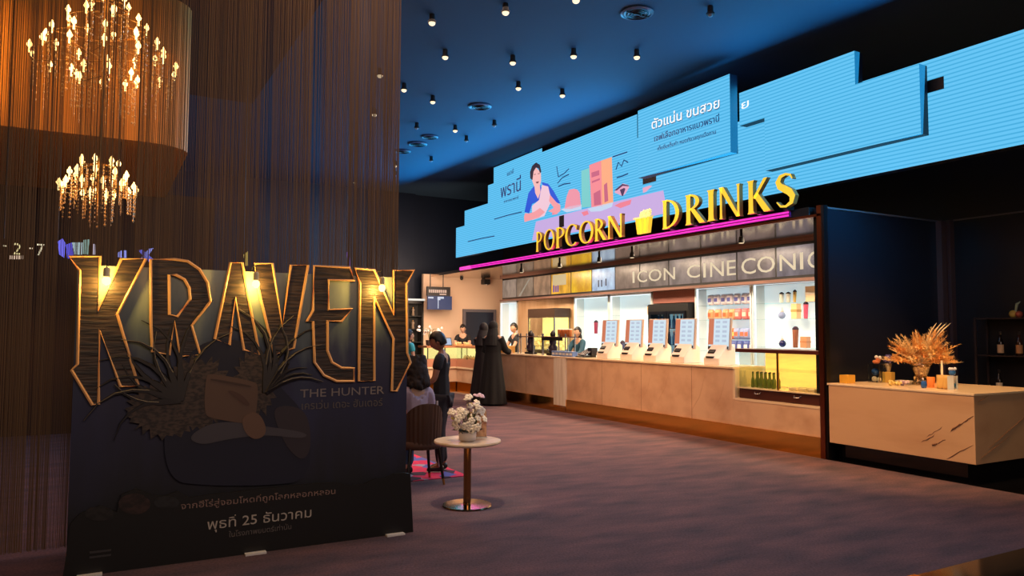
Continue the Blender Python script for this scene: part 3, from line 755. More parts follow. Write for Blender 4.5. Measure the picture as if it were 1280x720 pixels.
row_of(headband(0), (7.95,), 1.3, 'wire stand holding two red rounded cups above the snack case', 'stand', None, 10.0)
row_of(tumbler((150, 60, 90), .3, .05), (14.15,), 1.5, 'single pink tumbler in the far lit cabinet', 'tumbler', None, 10.02)
row_of(tumbler((214, 170, 90), .2, .07), (12.2,), 1.9, 'yellow tumbler on the upper shelf beside the fridge', 'tumbler', None, 10.02)
row_of(tumbler((70, 80, 120), .4, .05), (13.1, 12.95), .95, 'tall dark tumbler behind the ordering screens', 'tumbler', 'tall dark tumblers', 10.0)

# ------------------------------------------------------------------ self-order kiosks on the counter
ko = thing('ordering_kiosk', None, None)
MB().prism([(-.16, 0), (.2, 0), (.2, .24), (.12, .30), (.02, .30), (-.16, .1)], lambda x, y, d: Vector((x, d, y)), -.17, .13).build('stand_body', mat('kiosk_white', (240, 232, 220), .4), ko, bevel=.008)
MB().prism([(.02, .22), (.06, .22), (.1, .7), (.06, .7)], lambda x, y, d: Vector((x, d, y)), -.215, .215).build('screen_casing', mat('kiosk_casing', (196, 170, 150), .4), ko, bevel=.006)
def scr_pt(y, z): return Vector((.02+.04*(z-.22)/.48-.004, y, z))
def scr_quad(name, y0, y1, z0, z1, m, off=0.0):
    mb = MB(); n = Vector((-1, 0, .083)).normalized()*.004
    q = [scr_pt(y0, z0), scr_pt(y1, z0), scr_pt(y1, z1), scr_pt(y0, z1)]
    a = [mb.bm.verts.new(p+n*off) for p in q]; b = [mb.bm.verts.new(p+n*(off+1)) for p in q]
    mb.bm.faces.new(a); mb.bm.faces.new(b[::-1])
    for i in range(4): mb.bm.faces.new((a[i], a[(i+1) % 4], b[(i+1) % 4], b[i]))
    return mb.build(name, m, ko)
scr_quad('display', -.195, .195, .235, .685, glow('kiosk_display', (214, 234, 246), .95))
scr_quad('orange_strip', .1, .195, .3, .685, glow('kiosk_orange', (222, 130, 96), .85), 1.0)
scr_quad('bottom_bar', -.195, .195, .235, .275, BLACK, 1.0)
for r_ in range(5):
    for c_ in range(2): scr_quad('menu_tile', -.15+c_*.13, -.07+c_*.13, .34+r_*.07, .375+r_*.07, glow('kiosk_tile', (194, 208, 228), .9), 1.0)
MB().box(-.17, -.12, -.06, .08, .1, .13).build('card_reader', BLACK, ko, bevel=.006)
MB().prism([(-.1, .16), (-.06, .2), (-.06, .23), (-.1, .19)], lambda x, y, d: Vector((x, d, y)), -.02, .1).build('receipt_slot', BLACK, ko)
KL = ['white self-order screen nearest the card terminal and drinks dispenser', 'white self-order screen second from the drinks dispenser', 'white self-order screen in the middle of the five',
      'white self-order screen in front of the black fridge', 'white self-order screen nearest the glass snack case']
for i, y in enumerate((11.06, 10.36, 9.73, 9.06, 8.31)):
    o = ko if i == 0 else copy_tree(ko); o.location = (8.1, y, 1.06); o.rotation_euler.z = math.radians(4); tag(o, KL[i], 'ordering screen', 'self-order screens along the counter')

# POS terminal and phone
ps = thing('card_terminal', 'black angled card terminal on counter beside the self-order screens', 'terminal', (8.1, 11.75, 1.06))
MB().prism([(-.16, 0), (.14, 0), (.14, .04), (-.16, .02)], lambda x, y, d: Vector((8.1+x, 11.75+d, 1.06+y)), -.13, .13).build('base', BLACK, ps, bevel=.005)
MB().prism([(-.12, .03), (.1, .14), (.09, .16), (-.13, .05)], lambda x, y, d: Vector((8.1+x, 11.75+d, 1.06+y)), -.12, .1).build('touch_screen', mat('terminal_screen', (70, 66, 74), .2), ps)
MB().box(8.12, 8.26, 11.6, 11.74, 1.1, 1.24).build('printer', mat('printer_black', (26, 24, 30), .4), ps, bevel=.01)

# drinks dispensers and racks
def dispenser(y, label):
    t = thing('drinks_dispenser', label, 'dispenser', (8.2, y, 1.06), 'figure-shaped drink dispensers on the counter')
    MB().box(8.1, 8.3, y-.1, y+.1, 1.06, 1.1).build('base', BLACK, t, bevel=.005)
    MB().lathe([(.05, 0), (.09, .02), (.1, .12), (.06, .17), (.075, .22), (.07, .3), (.03, .34)], (8.2, y, 1.1), 14).build('tank', mat('tank_dark', (48, 40, 62), .25), t, smooth=True)
    MB().lathe([(.02, 0), (.055, .02), (.06, .07), (.03, .12), (.01, .14)], (8.2, y, 1.43), 12).build('topper', mat('topper_dark', (34, 28, 34), .4), t, smooth=True)
    MB().box(8.07, 8.14, y-.012, y+.012, 1.16, 1.19).build('tap', STEEL, t)
    return t


dispenser(14.0, 'dark bulbous drinks dispenser nearest the yellow box'); dispenser(13.1, 'dark bulbous drinks dispenser beside the row of blue cartons')
rk = thing('steel_drink_rack', 'open steel rack with upright rods around the dark dispensers', 'rack', (8.25, 13.5, 1.06))
for y in (12.5, 12.75, 13.35, 13.75, 14.3, 14.42):
    MB().tube([(8.12, y, 1.06), (8.12, y, 1.5)], .014, 6).build('post', STEEL, rk); MB().tube([(8.34, y, 1.06), (8.34, y, 1.5)], .014, 6).build('post', STEEL, rk)
MB().box(8.1, 8.36, 12.48, 14.44, 1.42, 1.44).build('top_bar', mat('rack_bar', (90, 60, 60), .4), rk); MB().box(8.105, 8.12, 12.6, 13.4, 1.36, 1.42).build('sign_strip', BLACK, rk)
cu0 = MB().lathe([(.035, 0), (.045, .14), (.046, .145)], (0, 0, 0), 12).build('paper_cup', mat('cup_amber', (214, 130, 70), .4), None, smooth=True)
MB().lathe([(.047, .14), (.047, .155), (.03, .16)], (0, 0, 0), 12).build('lid', WHITE, cu0)
for i in range(4):
    o = cu0 if i == 0 else copy_tree(cu0); o.location = (8.26, 12.55+i*.13, 1.44); tag(o, 'amber cup with white lid on top of the steel rack', 'cup', 'amber cups on the steel rack')
cb0 = MB().box(-.06, .06, -.06, .06, 0, .1).build('drink_carton', mat('carton_blue', (110, 140, 200), .4), None, bevel=.004)
MB().box(-.062, -.06, -.045, .045, .03, .07).build('carton_label', WHITE, cb0)
for i in range(6):
    o = cb0 if i == 0 else copy_tree(cb0); o.location = (7.96, 11.98+i*.125, 1.06); tag(o, 'small blue carton in the row on the counter edge above the pale pillar', 'carton', 'blue cartons on the counter')
yb_ = thing('popcorn_box', 'yellow box on the far end of the counter beside the customer in black', 'box', (8.0, 14.75, 1.06))
MB().box(7.9, 8.12, 14.55, 14.95, 1.06, 1.22).build('box_body', mat('box_yellow', (232, 178, 92), .5), yb_, bevel=.004)
MB().box(7.895, 7.9, 14.6, 14.9, 1.16, 1.2).build('box_band', mat('box_band', (250, 226, 170), .5), yb_)

# ------------------------------------------------------------------ pastry cases at the far end
def pastry_case(label, x0, x1, y0, y1, face):
    t = thing('pastry_case', label, 'display case', ((x0+x1)/2, (y0+y1)/2, 0))
    MB().box(x0+.02, x1, y0+.02, y1, .26, .6).build('marble_front', MARBLE, t)
    MB().box(x0+.02, x1, y0+.02, y1, 0, .26).build('brass_plinth', GOLD, t)
    MB().box(x0-.01, x1, y0-.01, y1, .6, .64).build('ledge', MARBLET, t)
    MB().box(x0, x1, y0, y1, .64, .84).build('wood_band', mat('case_pinkwood', (186, 128, 100), .5), t)
    if face == 'x': MB().box(x0+.25, x0+.27, y0+.03, y1-.03, .84, 1.12).build('lit_back', glow('pastry_glow', (255, 228, 140), 1.25), t)
    else: MB().box(x0+.03, x1-.03, y0+.25, y0+.27, .84, 1.12).build('lit_back', glow('pastry_glow', (255, 228, 140), 1.25), t)
    if face == 'x': MB().box(x0, x0+.006, y0, y1, .84, 1.12).build('glass_front', GLASS, t)
    else: MB().box(x0, x1, y0, y0+.006, .84, 1.12).build('glass_front', GLASS, t)
    MB().box(x0-.02, x1, y0-.02, y1, 1.12, 1.17).build('case_top', mat('case_top_wood', (160, 104, 70), .4), t)
    for k in range(3):
        f = (k+.5)/3
        if face == 'x': MB().box(x0-.004, x0, y0+(y1-y0)*k/3, y0+(y1-y0)*k/3+.03, .84, 1.12).build('glass_joint', BLACK, t)
        else: MB().box(x0+(x1-x0)*k/3, x0+(x1-x0)*k/3+.03, y0-.004, y0, .84, 1.12).build('glass_joint', BLACK, t)
    return t


pastry_case('lit pastry case behind the customer in black, running along the counter', 8.0, 8.6, 15.5, 17.4, 'x')
pastry_case('lit pastry case at the far end facing the lobby behind the boy', 7.2, 8.6, 17.42, 18.0, 'y')
pa0 = MB().lathe([(.03, 0), (.05, .01), (.052, .05), (.03, .075), (.008, .08)], (0, 0, 0), 10).build('cupcake', mat('cupcake', (220, 190, 120), .6), None, smooth=True)
MB().ball((0, 0, .085), .014, 8).build('topping', mat('topping_red', (170, 60, 40), .5), pa0)
for i in range(10):
    o = pa0 if i == 0 else copy_tree(pa0); o.location = (8.12, 15.7+i*.16, .84); tag(o, 'small cake lying in the lit pastry case along the counter', 'cake', 'cakes in the pastry case')

# hanging board, cameras on the far wall
hb = thing('hanging_menu_board', 'black and navy menu board hanging from two rods before the beige wall', 'sign', (8.18, 18.4, 2.1))
p0 = on_y(534, 358, 18.4); p1 = on_y(563, 358, 18.4); zt, zm, zl = p0.z, on_y(548, 370, 18.4).z, on_y(548, 387, 18.4).z
MB().box(p0.x, p1.x, 18.4, 18.46, zm, zt).build('top_panel', mat('board_dark', (24, 19, 22), .4), hb)
MB().box(p0.x+.02, p1.x+.05, 18.4, 18.46, zl, zm).build('lower_panel', mat('board_navy', (20, 40, 84), .4, emit=.12, ecol=(24, 60, 130)), hb)
for x in (p0.x+.1, p1.x-.2): MB().tube([(x, 18.43, zt), (x, 18.43, 3.08)], .014, 6).build('rod', BLACK, hb)
tb = MB()
for i in range(9): tb.box(p0.x+.05+i*.058, p0.x+.09+i*.058, 18.392, 18.4, zt-.16, zt-.08)
tb.box(p0.x+.36, p0.x+.55, 18.392, 18.4, zt-.215, zt-.185)
tb.build('board_print', mat('print_grey', (150, 140, 140), .5, emit=.25), hb)
MB().box(p0.x+.03, p0.x+.18, 18.392, 18.4, zm-.07, zm-.03).box(p0.x+.3, p0.x+.48, 18.392, 18.4, zm-.07, zm-.02).box(p0.x+.3, p0.x+.38, 18.392, 18.4, zm-.11, zm-.07).box(p0.x+.31, p0.x+.33, 18.392, 18.4, zl+.03, zm-.11).build('board_print', glow('print_white', (220, 230, 250), .8), hb)
wc = thing('wall_projector', 'small black box fixture mounted high on the beige wall above the door', 'fixture', (9.6, 18.85, 2.85))
q = on_y(607, 352, 18.8)
MB().box(q.x-.1, q.x+.1, 18.7, 18.9, q.z-.08, q.z+.06).build('box_body', BLACK, wc, bevel=.01); MB().box(q.x-.02, q.x+.02, 18.88, 19.0, q.z+.02, 3.03).build('bracket', BLACK, wc); MB().lathe([(.04, 0), (.045, .02)], (q.x, 18.72, q.z-.1), 10).build('lens', STEEL, wc)
q = on_y(577, 348, 18.8)
cc = thing('security_camera', 'tiny dark dome camera under the soffit by the beige wall', 'camera', (q.x, 18.8, 2.95))
MB().ball((q.x, 18.8, q.z), .05, 10).build('dome', BLACKG, cc, smooth=True); MB().lathe([(.055, 0), (.055, .12)], (q.x, 18.8, q.z+.03), 12).build('mount', WHITE, cc)

# shop cabinet further back, beside the beige wall
sh = thing('dark_display_cabinet', 'tall dark display cabinet with a white light bar on top beside the beige wall', 'cabinet', (7.3, 18.9, 0))
MB().box(6.6, 7.7, 19.2, 19.3, 0, 2.36).box(6.6, 6.65, 18.9, 19.2, 0, 2.36).box(7.65, 7.7, 18.9, 19.2, 0, 2.36).box(6.6, 7.7, 18.9, 19.3, 2.28, 2.36).box(6.6, 7.7, 18.9, 19.3, 0, .9).build('cabinet_body', mat('cab_black', (22, 18, 18), .35), sh)
MB().box(6.6, 7.72, 18.86, 18.9, 2.36, 2.41).build('light_bar', glow('light_bar', (240, 236, 225), 1.0), sh)
for z in (1.25, 1.6, 1.95): MB().box(6.65, 7.65, 18.92, 19.2, z-.02, z).build('shelf', BLACK, sh)
tr0 = MB().lathe([(.03, 0), (.04, .02), (.03, .12), (.045, .16), (.02, .2)], (0, 0, 0), 10).build('ornament', mat('ornament', (150, 130, 110), .3), None, smooth=True)
MB().ball((0, 0, .215), .025, 8).build('ornament_knob', GOLDM, tr0)
n = 0
for z in (1.25, 1.6, 1.95):
    for x in (6.95, 7.2, 7.45):
        o = tr0 if n == 0 else copy_tree(tr0); n += 1; o.location = (x, 19.05, z); tag(o, 'small ornament on a shelf of the dark display cabinet', 'ornament', 'ornaments in the dark cabinet')

# ------------------------------------------------------------------ ceiling spots and vents
cs0 = thing('ceiling_downlight', None, None)
MB().lathe([(.03, 0), (.034, -.01), (.036, -.075), (.05, -.085), (.05, -.105), (.034, -.105)], (0, 0, 0), 14).build('housing', BLACK, cs0)
MB().ball((0, 0, -.108), .042, 12, (1, 1, .8)).build('bulb', glow('downlight_bulb', (255, 226, 180), 1.6), cs0, smooth=True)
cs1 = thing('ceiling_downlight', None, None)
MB().lathe([(.03, 0), (.034, -.01), (.036, -.075), (.05, -.085), (.05, -.105), (.034, -.105)], (0, 0, 0), 14).build('housing', BLACK, cs1)
MB().ball((0, 0, -.108), .03, 12, (1, 1, .8)).build('bulb', mat('bulb_off', (120, 130, 150), .3), cs1, smooth=True)
ON = [(540, 28), (632, 15), (720, 0), (556.5, 71), (641, 78), (717, 70), (796, 71), (505, 112), (541, 127), (648, 110), (703, 119), (569, 163), (494.4, 207), (475, 94), (468, 143), (444, 228)]
OFF = [(521, 160), (618, 157), (583, 176), (539, 201), (888, 18), (494, 219)]
for i, (u, v) in enumerate(ON):
    p = on_z(u, v, CEIL-.1); o = cs0 if i == 0 else copy_tree(cs0); o.location = (p.x, p.y, CEIL)
    tag(o, 'small black ceiling downlight with a warm glowing bulb', 'downlight', 'lit ceiling downlights')
for i, (u, v) in enumerate(OFF):
    p = on_z(u, v, CEIL-.1); o = cs1 if i == 0 else copy_tree(cs1); o.location = (p.x, p.y, CEIL)
    tag(o, 'small black ceiling downlight that is switched off', 'downlight', 'unlit ceiling downlights')
for i, (u, v) in enumerate(((556.5, 71), (717, 70), (541, 127), (648, 110))):
    p = on_z(u, v, CEIL-.1)
VL = ['round black ceiling vent high above the middle of the LED screen', 'round black ceiling vent beyond the second row of downlights', 'round dark vent among the farthest ceiling spots', 'small dark vent farthest along the ceiling', 'round dark vent close to the bead curtain']
for i, (u, v) in enumerate(((796.5, 16), (600, 133), (522, 180), (537, 171), (503.5, 189))):
    p = on_z(u, v, CEIL-.01); t = thing('ceiling_vent', VL[i], 'vent', (p.x, p.y, CEIL)); r = .2 if i < 3 else .17
    MB().lathe([(r*.8, 0), (r, -.012), (r, -.02), (r*.86, -.03), (r*.8, -.02)], (p.x, p.y, CEIL), 28).build('rim', mat('vent_rim', (70, 84, 110), .3), t)
    g = MB()
    for k in range(3): g.tube([(p.x+r*(.25+.2*k)*math.cos(2*PI*j/20), p.y+r*(.25+.2*k)*math.sin(2*PI*j/20), CEIL-.032) for j in range(20)], .008, 4, True)
    g.box(p.x-r*.8, p.x+r*.8, p.y-.008, p.y+.008, CEIL-.036, CEIL-.024); g.build('grille', BLACK, t)

# ------------------------------------------------------------------ bead curtain and the warm room seen through it
CY = 6.12
cm = MB(); x = -2.6
STR = mat('bead_string', (118, 88, 54), .55, .15)
while x < 2.245:
    dens = .5+.5*math.sin(x*9.3)*math.sin(x*23.1+1)
    r = R(.0012, .0024)+(.0013 if random.random() < .12 else 0); y = CY+R(-.03, .03)
    zs = [0.04, 1.3, 2.6, 4.0, CEIL-.05]
    cm.tube([(x+R(-.002, .002), y+R(-.002, .002), z) for z in zs], r, 3)
    x += R(.0034, .0062)-(.0008 if x > .9 else 0)+(.006 if dens < .25 else 0)
o = cm.build('bead_curtain', STR); tag(o, 'tall curtain of hanging brown bead strings behind the film poster', 'curtain', None, 'stuff')
tag(MB().box(-2.7, 2.26, CY-.05, CY+.05, CEIL-.06, CEIL).build('curtain_track', BLACK), 'black ceiling track carrying the bead curtain', 'curtain track')
sd = MB(); y = CY
while y < 7.6:
    sd.tube([(2.24+R(-.01, .01), y, z) for z in (.04, 2.6, CEIL-.05)], R(.001, .002), 3); y += R(.006, .011)
tag(sd.build('bead_curtain', mat('bead_string_grey', (104, 92, 90), .4, .4)), 'greyish side run of bead strings turning the curtain corner', 'curtain', None, 'stuff')
# curved orange bulkhead
def cy(u, v): return on_y(u, v, 9.2)
bl = []
x1 = cy(240, 150).x
for a in range(0, 91, 9): bl.append((x1-.5+.5*math.sin(math.radians(a)), 9.6-.4*math.cos(math.radians(a))))
pl = [(-6.5, 9.2)]+bl+[(x1, 13.0), (-6.5, 13.0)]
struct('wall_bulkhead', MB().prism(pl, ident, cy(100, 168).z, CEIL), mat('orange_plaster', (214, 146, 60), .6))
spot('bulkhead_wash', (-1.7, 7.3, 4.7), (-1.7, 9.2, 4.4), 420, (255, 172, 62), 66, 1.0, .2)
struct('ceiling.002', MB().box(-8, 2.15, 6.25, 13, CEIL-.03, CEIL-.01), mat('inner_ceiling', (60, 40, 28), .8))
area('curtain_back_light', (-.5, 8.3, 5.0), (.6, 6.1, 2.0), 3.0, 1.0, 34, (255, 165, 75))


def chandelier(label, c, rings, drop, stem_top):
    t = thing('chandelier', label, 'chandelier', c); cx, cyy, cz = c
    MB().tube([(cx, cyy, cz-.3), (cx, cyy, stem_top)], .012, 6).build('stem', GOLDM, t)
    b0 = None; cr = MB(); arms = MB()
    for (r, z, n, ph) in rings:
        arms.tube([(cx+r*math.cos(2*PI*k/24), cyy+r*math.sin(2*PI*k/24), cz+z) for k in range(24)], .004, 5, True)
        for k in range(n):
            a = 2*PI*k/n+ph; px, py = cx+r*math.cos(a), cyy+r*math.sin(a)
            if k % 3 == 0: arms.tube([(cx, cyy, cz+z+.05), (px, py, cz+z)], .006, 4)
            if b0 is None:
                b0 = MB().lathe([(.008, -.05), (.008, 0), (.021, .012), (.025, .03), (.012, .055), (.003, .075)], (cx, cyy, cz), 8).build('candle_bulb', glow('candle_glow', (255, 200, 120), 7.0), t); ob = b0
            else:
                ob = b0.copy(); COL.objects.link(ob)
            ob.location = (px-cx, py-cyy, z+.03); ob.parent = t
        m = int(n*2)
        for k in range(m):
            a = 2*PI*k/m+ph; rr = r*R(.92, 1.02); L = drop*R(.55, 1.1)
            px, py = cx+rr*math.cos(a), cyy+rr*math.sin(a)
            cr.tube([(px, py, cz+z), (px, py, cz+z-L)], .0025, 3)
            for q in range(6): cr.ball((px, py, cz+z-L*(q+.6)/6), R(.008, .014), 5)
    arms.build('ring_frame', GOLDM, t)
    o = cr.build('crystal_strands', mat('crystal', (255, 214, 150), .12, .2, emit=.05, ecol=(255, 170, 80)), t); o['kind'] = 'stuff'
    return t


k_ = 8.3
def cz(u, v): return on_y(u, v, k_)
c1 = cz(132, 85); c2 = cz(123, 240)
s1 = (cz(225, 100).x-cz(40, 100).x)/2; s2 = (cz(172, 240).x-cz(75, 240).x)/2
chandelier('large tiered crystal chandelier glowing behind the bead curtain, the upper of two', tuple(c1), [(s1, .02, 14, .2), (s1*.8, .2, 12, .5), (s1*.55, .42, 9, 0), (s1*.3, .62, 6, .3), (s1*.45, -.12, 8, .1)], .42, CEIL)
chandelier('smaller crystal chandelier hanging below the large one behind the curtain', tuple(c2), [(s2, 0, 12, .1), (s2*.75, .12, 9, .4), (s2*.5, .24, 7, 0), (s2*.4, -.08, 6, 0)], .26, CEIL)
point('chandelier_light', (c1.x, c1.y-.2, c1.z+.1), 9, (255, 160, 70), .5)
point('chandelier_light', (c2.x, c2.y-.2, c2.z), 7, (255, 160, 70), .3)
# lit signs hanging in the room behind the curtain
def back_sign(name, label, cat, Y, parts):
    p = on_y(*parts[0][1][0], Y); t = thing(name, label, cat, tuple(p))
    for (body, (a, b), h, col, nm) in parts:
        A = on_y(*a, Y); B = on_y(*b, Y); w = B.x-A.x; hh = on_y(a[0], a[1]-h, Y).z-A.z
        MB().text(body, lambda x, y, d: Vector((A.x+x, Y-.002+d, A.z+y)), hh/.72, .004, width=w).build(nm, glow(nm+str(col), col, 1.2), t)
    MB().tube([(p.x, Y+.01, p.z+.1), (p.x, Y+.01, CEIL if Y < 10.4 else p.z+1.4)], .006, 5).build('hanging_wire', BLACK, t)
    return t


back_sign('hall_number_sign', 'glowing sign reading 2 - 7 seen through the bead curtain', 'sign', 8.6, [('-', ((4, 311), (8, 311)), 12, (255, 236, 190), 'sign_dash'), ('2', ((16, 318), (26, 318)), 15, (255, 236, 170), 'sign_number'), ('-', ((36, 314), (41, 314)), 12, (255, 230, 190), 'sign_dash'), ('7', ((46, 319), (55, 319)), 15, (255, 240, 200), 'sign_number')])
ps_ = on_y(12, 324, 8.6)
t = thing('small_lit_lettering', 'tiny glowing lettering under the number 2 sign', 'sign', tuple(ps_))
m_ = MB()
for u in (12, 16, 20, 23, 28): a = on_y(u, 324, 8.59); m_.box(a.x, a.x+.022, 8.58, 8.59, a.z, a.z+.035)
m_.build('lettering', glow('lettering', (255, 220, 190), 1.0), t)
MB().tube([(ps_.x+.05, 8.595, ps_.z), (ps_.x+.05, 8.595, ps_.z+.5)], .004, 4).build('hanging_wire', BLACK, t)


def back_screen(label, pts, Y):
    a = on_y(*pts[0][0][0], Y); t = thing('lit_graphic', label, 'lit sign', tuple(a))
    for (quad, col) in pts:
        q = [on_y(u, v, Y) for u, v in quad]
        MB().prism([(p.x, p.z) for p in q], lambda x, y, d: Vector((x, Y+d, y)), 0, .03).build('lit_shape', glow('g'+str(col), col, 1.0), t)
    MB().tube([(a.x, Y+.03, a.z), (a.x, Y+.03, CEIL)], .004, 4).build('hanging_wire', BLACK, t)


back_screen('blue and white lit graphic beside the top corner of the poster, behind the curtain', [([(72, 302), (78, 298), (82, 304), (80, 322), (74, 318)], (110, 110, 240)), ([(82, 306), (90, 303), (92, 322), (84, 323)], (90, 90, 235)), ([(90, 303), (104, 303), (103, 318), (93, 318)], (196, 226, 232)), ([(104, 300), (112, 299), (110, 318), (103, 317)], (150, 190, 180)), ([(116, 305), (119, 305), (119, 318), (116, 318)], (210, 200, 220))], 9.4)
back_screen('blue lit cross shape above the second letter of the poster, behind the curtain', [([(147, 316), (152, 313), (153, 322), (147, 321)], (150, 160, 250)), ([(155, 313), (158, 313), (158, 323), (155, 323)], (150, 160, 250)), ([(173, 313), (178, 312), (192, 324), (186, 327)], (110, 120, 245)), ([(186, 311), (192, 310), (180, 327), (174, 325)], (150, 160, 250))], 9.3)
back_screen('small yellow lit numeral above the middle poster letters, behind the curtain', [([(305, 318), (310, 314), (310, 332), (306, 332)], (250, 215, 110))], 9.2)
back_screen('small purple lit strip above the poster letter E, behind the curtain', [([(434, 315), (437, 314), (438, 334), (436, 334)], (120, 90, 190))], 9.2)
struct('wall_inner', MB().box(-6.5, 1.6, 13.0, 13.1, 0, 3.7), mat('dim_room_wall', (70, 46, 30), .6))

# ------------------------------------------------------------------ film standee
PY = 5.55
st = thing('film_standee', 'large dark cardboard film standee with huge gold-edged letters KRAVEN', 'poster stand', (1.0, PY+.05, 0))
def pq(u, v): p = on_y(u, v, PY); return (p.x, p.z)
def art_mat():
    m = bpy.data.materials.new('poster_art'); m.use_nodes = True; nt = m.node_tree; b = nt.nodes['Principled BSDF']; b.inputs['Roughness'].default_value = .55
    tc = nt.nodes.new('ShaderNodeTexCoord'); sp = nt.nodes.new('ShaderNodeSeparateXYZ'); nt.links.new(tc.outputs['Object'], sp.inputs[0])
    mr = nt.nodes.new('ShaderNodeMapRange'); mr.inputs[1].default_value = .2; mr.inputs[2].default_value = 2.0
    mp = nt.nodes.new('ShaderNodeMapping'); mp.inputs['Scale'].default_value = (3.4, 1, .8); mp.inputs['Rotation'].default_value = (0, .5, 0)
    nz = nt.nodes.new('ShaderNodeTexNoise'); nz.inputs['Scale'].default_value = 1.2; nz.inputs['Detail'].default_value = 4
    nt.links.new(tc.outputs['Object'], mp.inputs[0]); nt.links.new(mp.outputs[0], nz.inputs['Vector']); nt.links.new(sp.outputs[2], mr.inputs[0])
    ma = nt.nodes.new('ShaderNodeMath'); ma.operation = 'MULTIPLY_ADD'; ma.inputs[1].default_value = .5; nt.links.new(nz.outputs['Fac'], ma.inputs[0]); nt.links.new(mr.outputs[0], ma.inputs[2])
    cr = nt.nodes.new('ShaderNodeValToRGB'); e = cr.color_ramp.elements
    e[0].position = .3; e[0].color = (*lin((26, 26, 34)), 1); e[1].position = .6; e[1].color = (*lin((44, 46, 80)), 1)
    for pos, c in ((.72, (52, 60, 90)), (.84, (108, 124, 126)), (1.0, (176, 190, 178))):  # smoky print paler towards the top, partly bulb light painted in
        x = cr.color_ramp.elements.new(min(pos, 1.0)); x.color = (*lin(c), 1)
    sc_ = nt.nodes.new('ShaderNodeMath'); sc_.operation = 'MULTIPLY'; sc_.inputs[1].default_value = .8; nt.links.new(ma.outputs[0], sc_.inputs[0])
    nt.links.new(sc_.outputs[0], cr.inputs[0]); nt.links.new(cr.outputs[0], b.inputs['Base Color'])
    return m


MB().prism([(-.135, 0), (2.125, 0), (2.125, 1.965), (-.135, 1.965)], lambda x, y, d: Vector((x, PY+d, y)), 0, .06).build('board', art_mat(), st)
MB().prism([(.2, 0), (.25, 0), (.25, 1.5), (.2, 1.5)], lambda x, y, d: Vector((x, PY+d, y)), .06, .36).prism([(1.8, 0), (1.85, 0), (1.85, 1.5), (1.8, 1.5)], lambda x, y, d: Vector((x, PY+d, y)), .06, .36).build('rear_strut', BLACK, st)
def zA(l): return [(80+x/3.427, 310+y/3.427) for x, y in l]
def zB(l): return [(180+x/4.8, 310+y/4.8) for x, y in l]
def zC(l): return [(250+x/4.8, 310+y/4.8) for x, y in l]
def zD(l): return [(370+x/3.431, 310+y/3.431) for x, y in l]
KRV = [
    ('K', [zA([(22, 38), (155, 38), (146, 270), (245, 48), (350, 48), (228, 285), (318, 590), (242, 592), (152, 350), (148, 668), (122, 670), (33, 522), (58, 498), (68, 98)])]),
    ('R', [zB([(38, 70), (180, 70), (260, 82), (330, 130), (378, 210), (396, 322), (283, 465), (335, 640), (215, 650), (180, 440), (150, 640), (48, 620), (40, 460)]), zB([(148, 162), (190, 164), (240, 190), (268, 240), (274, 308), (196, 412), (150, 400)])]),
    ('A', [zC([(178, 90), (248, 90), (302, 385), (352, 640), (258, 610), (207, 300), (172, 580), (85, 545)])]),
    ('V', [zC([(325, 95), (430, 95), (488, 470), (540, 105), (642, 105), (556, 600), (440, 640), (347, 255), (335, 200)])]),
    ('E', [zD([(72, 78), (225, 85), (245, 140), (135, 138), (135, 265), (235, 262), (190, 315), (130, 312), (130, 440), (150, 490), (190, 513), (243, 515), (243, 570), (170, 570), (115, 545), (75, 490), (68, 315), (42, 315), (68, 268)])]),
    ('N', [zD([(247, 88), (330, 95), (413, 285), (413, 97), (500, 97), (468, 155), (471, 450), (485, 490), (425, 612), (405, 612), (412, 390), (329, 210), (330, 568), (264, 570), (268, 150)])]),
]
LEA = mat('letter_leather', (70, 54, 44), .5, noise=((6, 3, 60), (34, 26, 24), .42, .58), bump=.6)
RIM = mat('letter_rim', (250, 190, 128), .4)
for ch, loops in KRV:
    lp = [[pq(u, v) for u, v in l] for l in loops]
    o = MB().shape(lp, lambda x, y, d: Vector((x, PY+d, y)), -.03, .0).build('title_letter', LEA, st); o['label'] = 'dark leathery title letter ' + ch
    rm = MB()
    for l in lp: rm.tube([Vector((x, PY-.033, y)) for x, y in l], .0105, 6, True)
    rm.build('gold_rim', RIM, o)
# generic artwork: empty dark armchair, brown fur throw and bare branches, rocks below
ART = lambda x, y, d: Vector((x, PY-d, y))
def smooth_loop(p, it=3):
    for _ in range(it): p = [q for i in range(len(p)) for q in ((p[i][0]*.75+p[(i+1) % len(p)][0]*.25, p[i][1]*.75+p[(i+1) % len(p)][1]*.25), (p[i][0]*.25+p[(i+1) % len(p)][0]*.75, p[i][1]*.25+p[(i+1) % len(p)][1]*.75))]
    return p
def art(name, pts, col, d0, d1, rough=.6, nz=None):
    return MB().prism([pq(u, v) for u, v in (pts if len(pts) > 30 else smooth_loop(pts))], ART, d0, d1).build(name, mat(name, col, rough, noise=nz), st)
art('armchair_print', [(205, 600), (205, 500), (222, 470), (236, 440), (262, 424), (300, 424), (322, 440), (345, 480), (385, 520), (388, 600), (330, 606), (260, 606)], (24, 26, 48), .03, .036)
def tuft(cx, cy_, rx, ry, n, j, seed):
    rr = random.Random(seed); return [(cx+rx*math.cos(2*PI*i/n)*(1+(j if i % 2 else -j)*rr.random()), cy_+ry*math.sin(2*PI*i/n)*(1+(j if i % 2 else -j)*rr.random())) for i in range(n)]
art('fur_print', tuft(248, 492, 40, 44, 46, .22, 1), (84, 68, 58), .037, .040, nz=((30, 8, 60), (46, 38, 36), .4, .6))
art('fur_print', tuft(318, 478, 26, 38, 40, .22, 2), (92, 74, 62), .037, .040)
art('fur_print', tuft(205, 510, 46, 34, 50, .2, 5), (40, 36, 36), .0365, .0385)
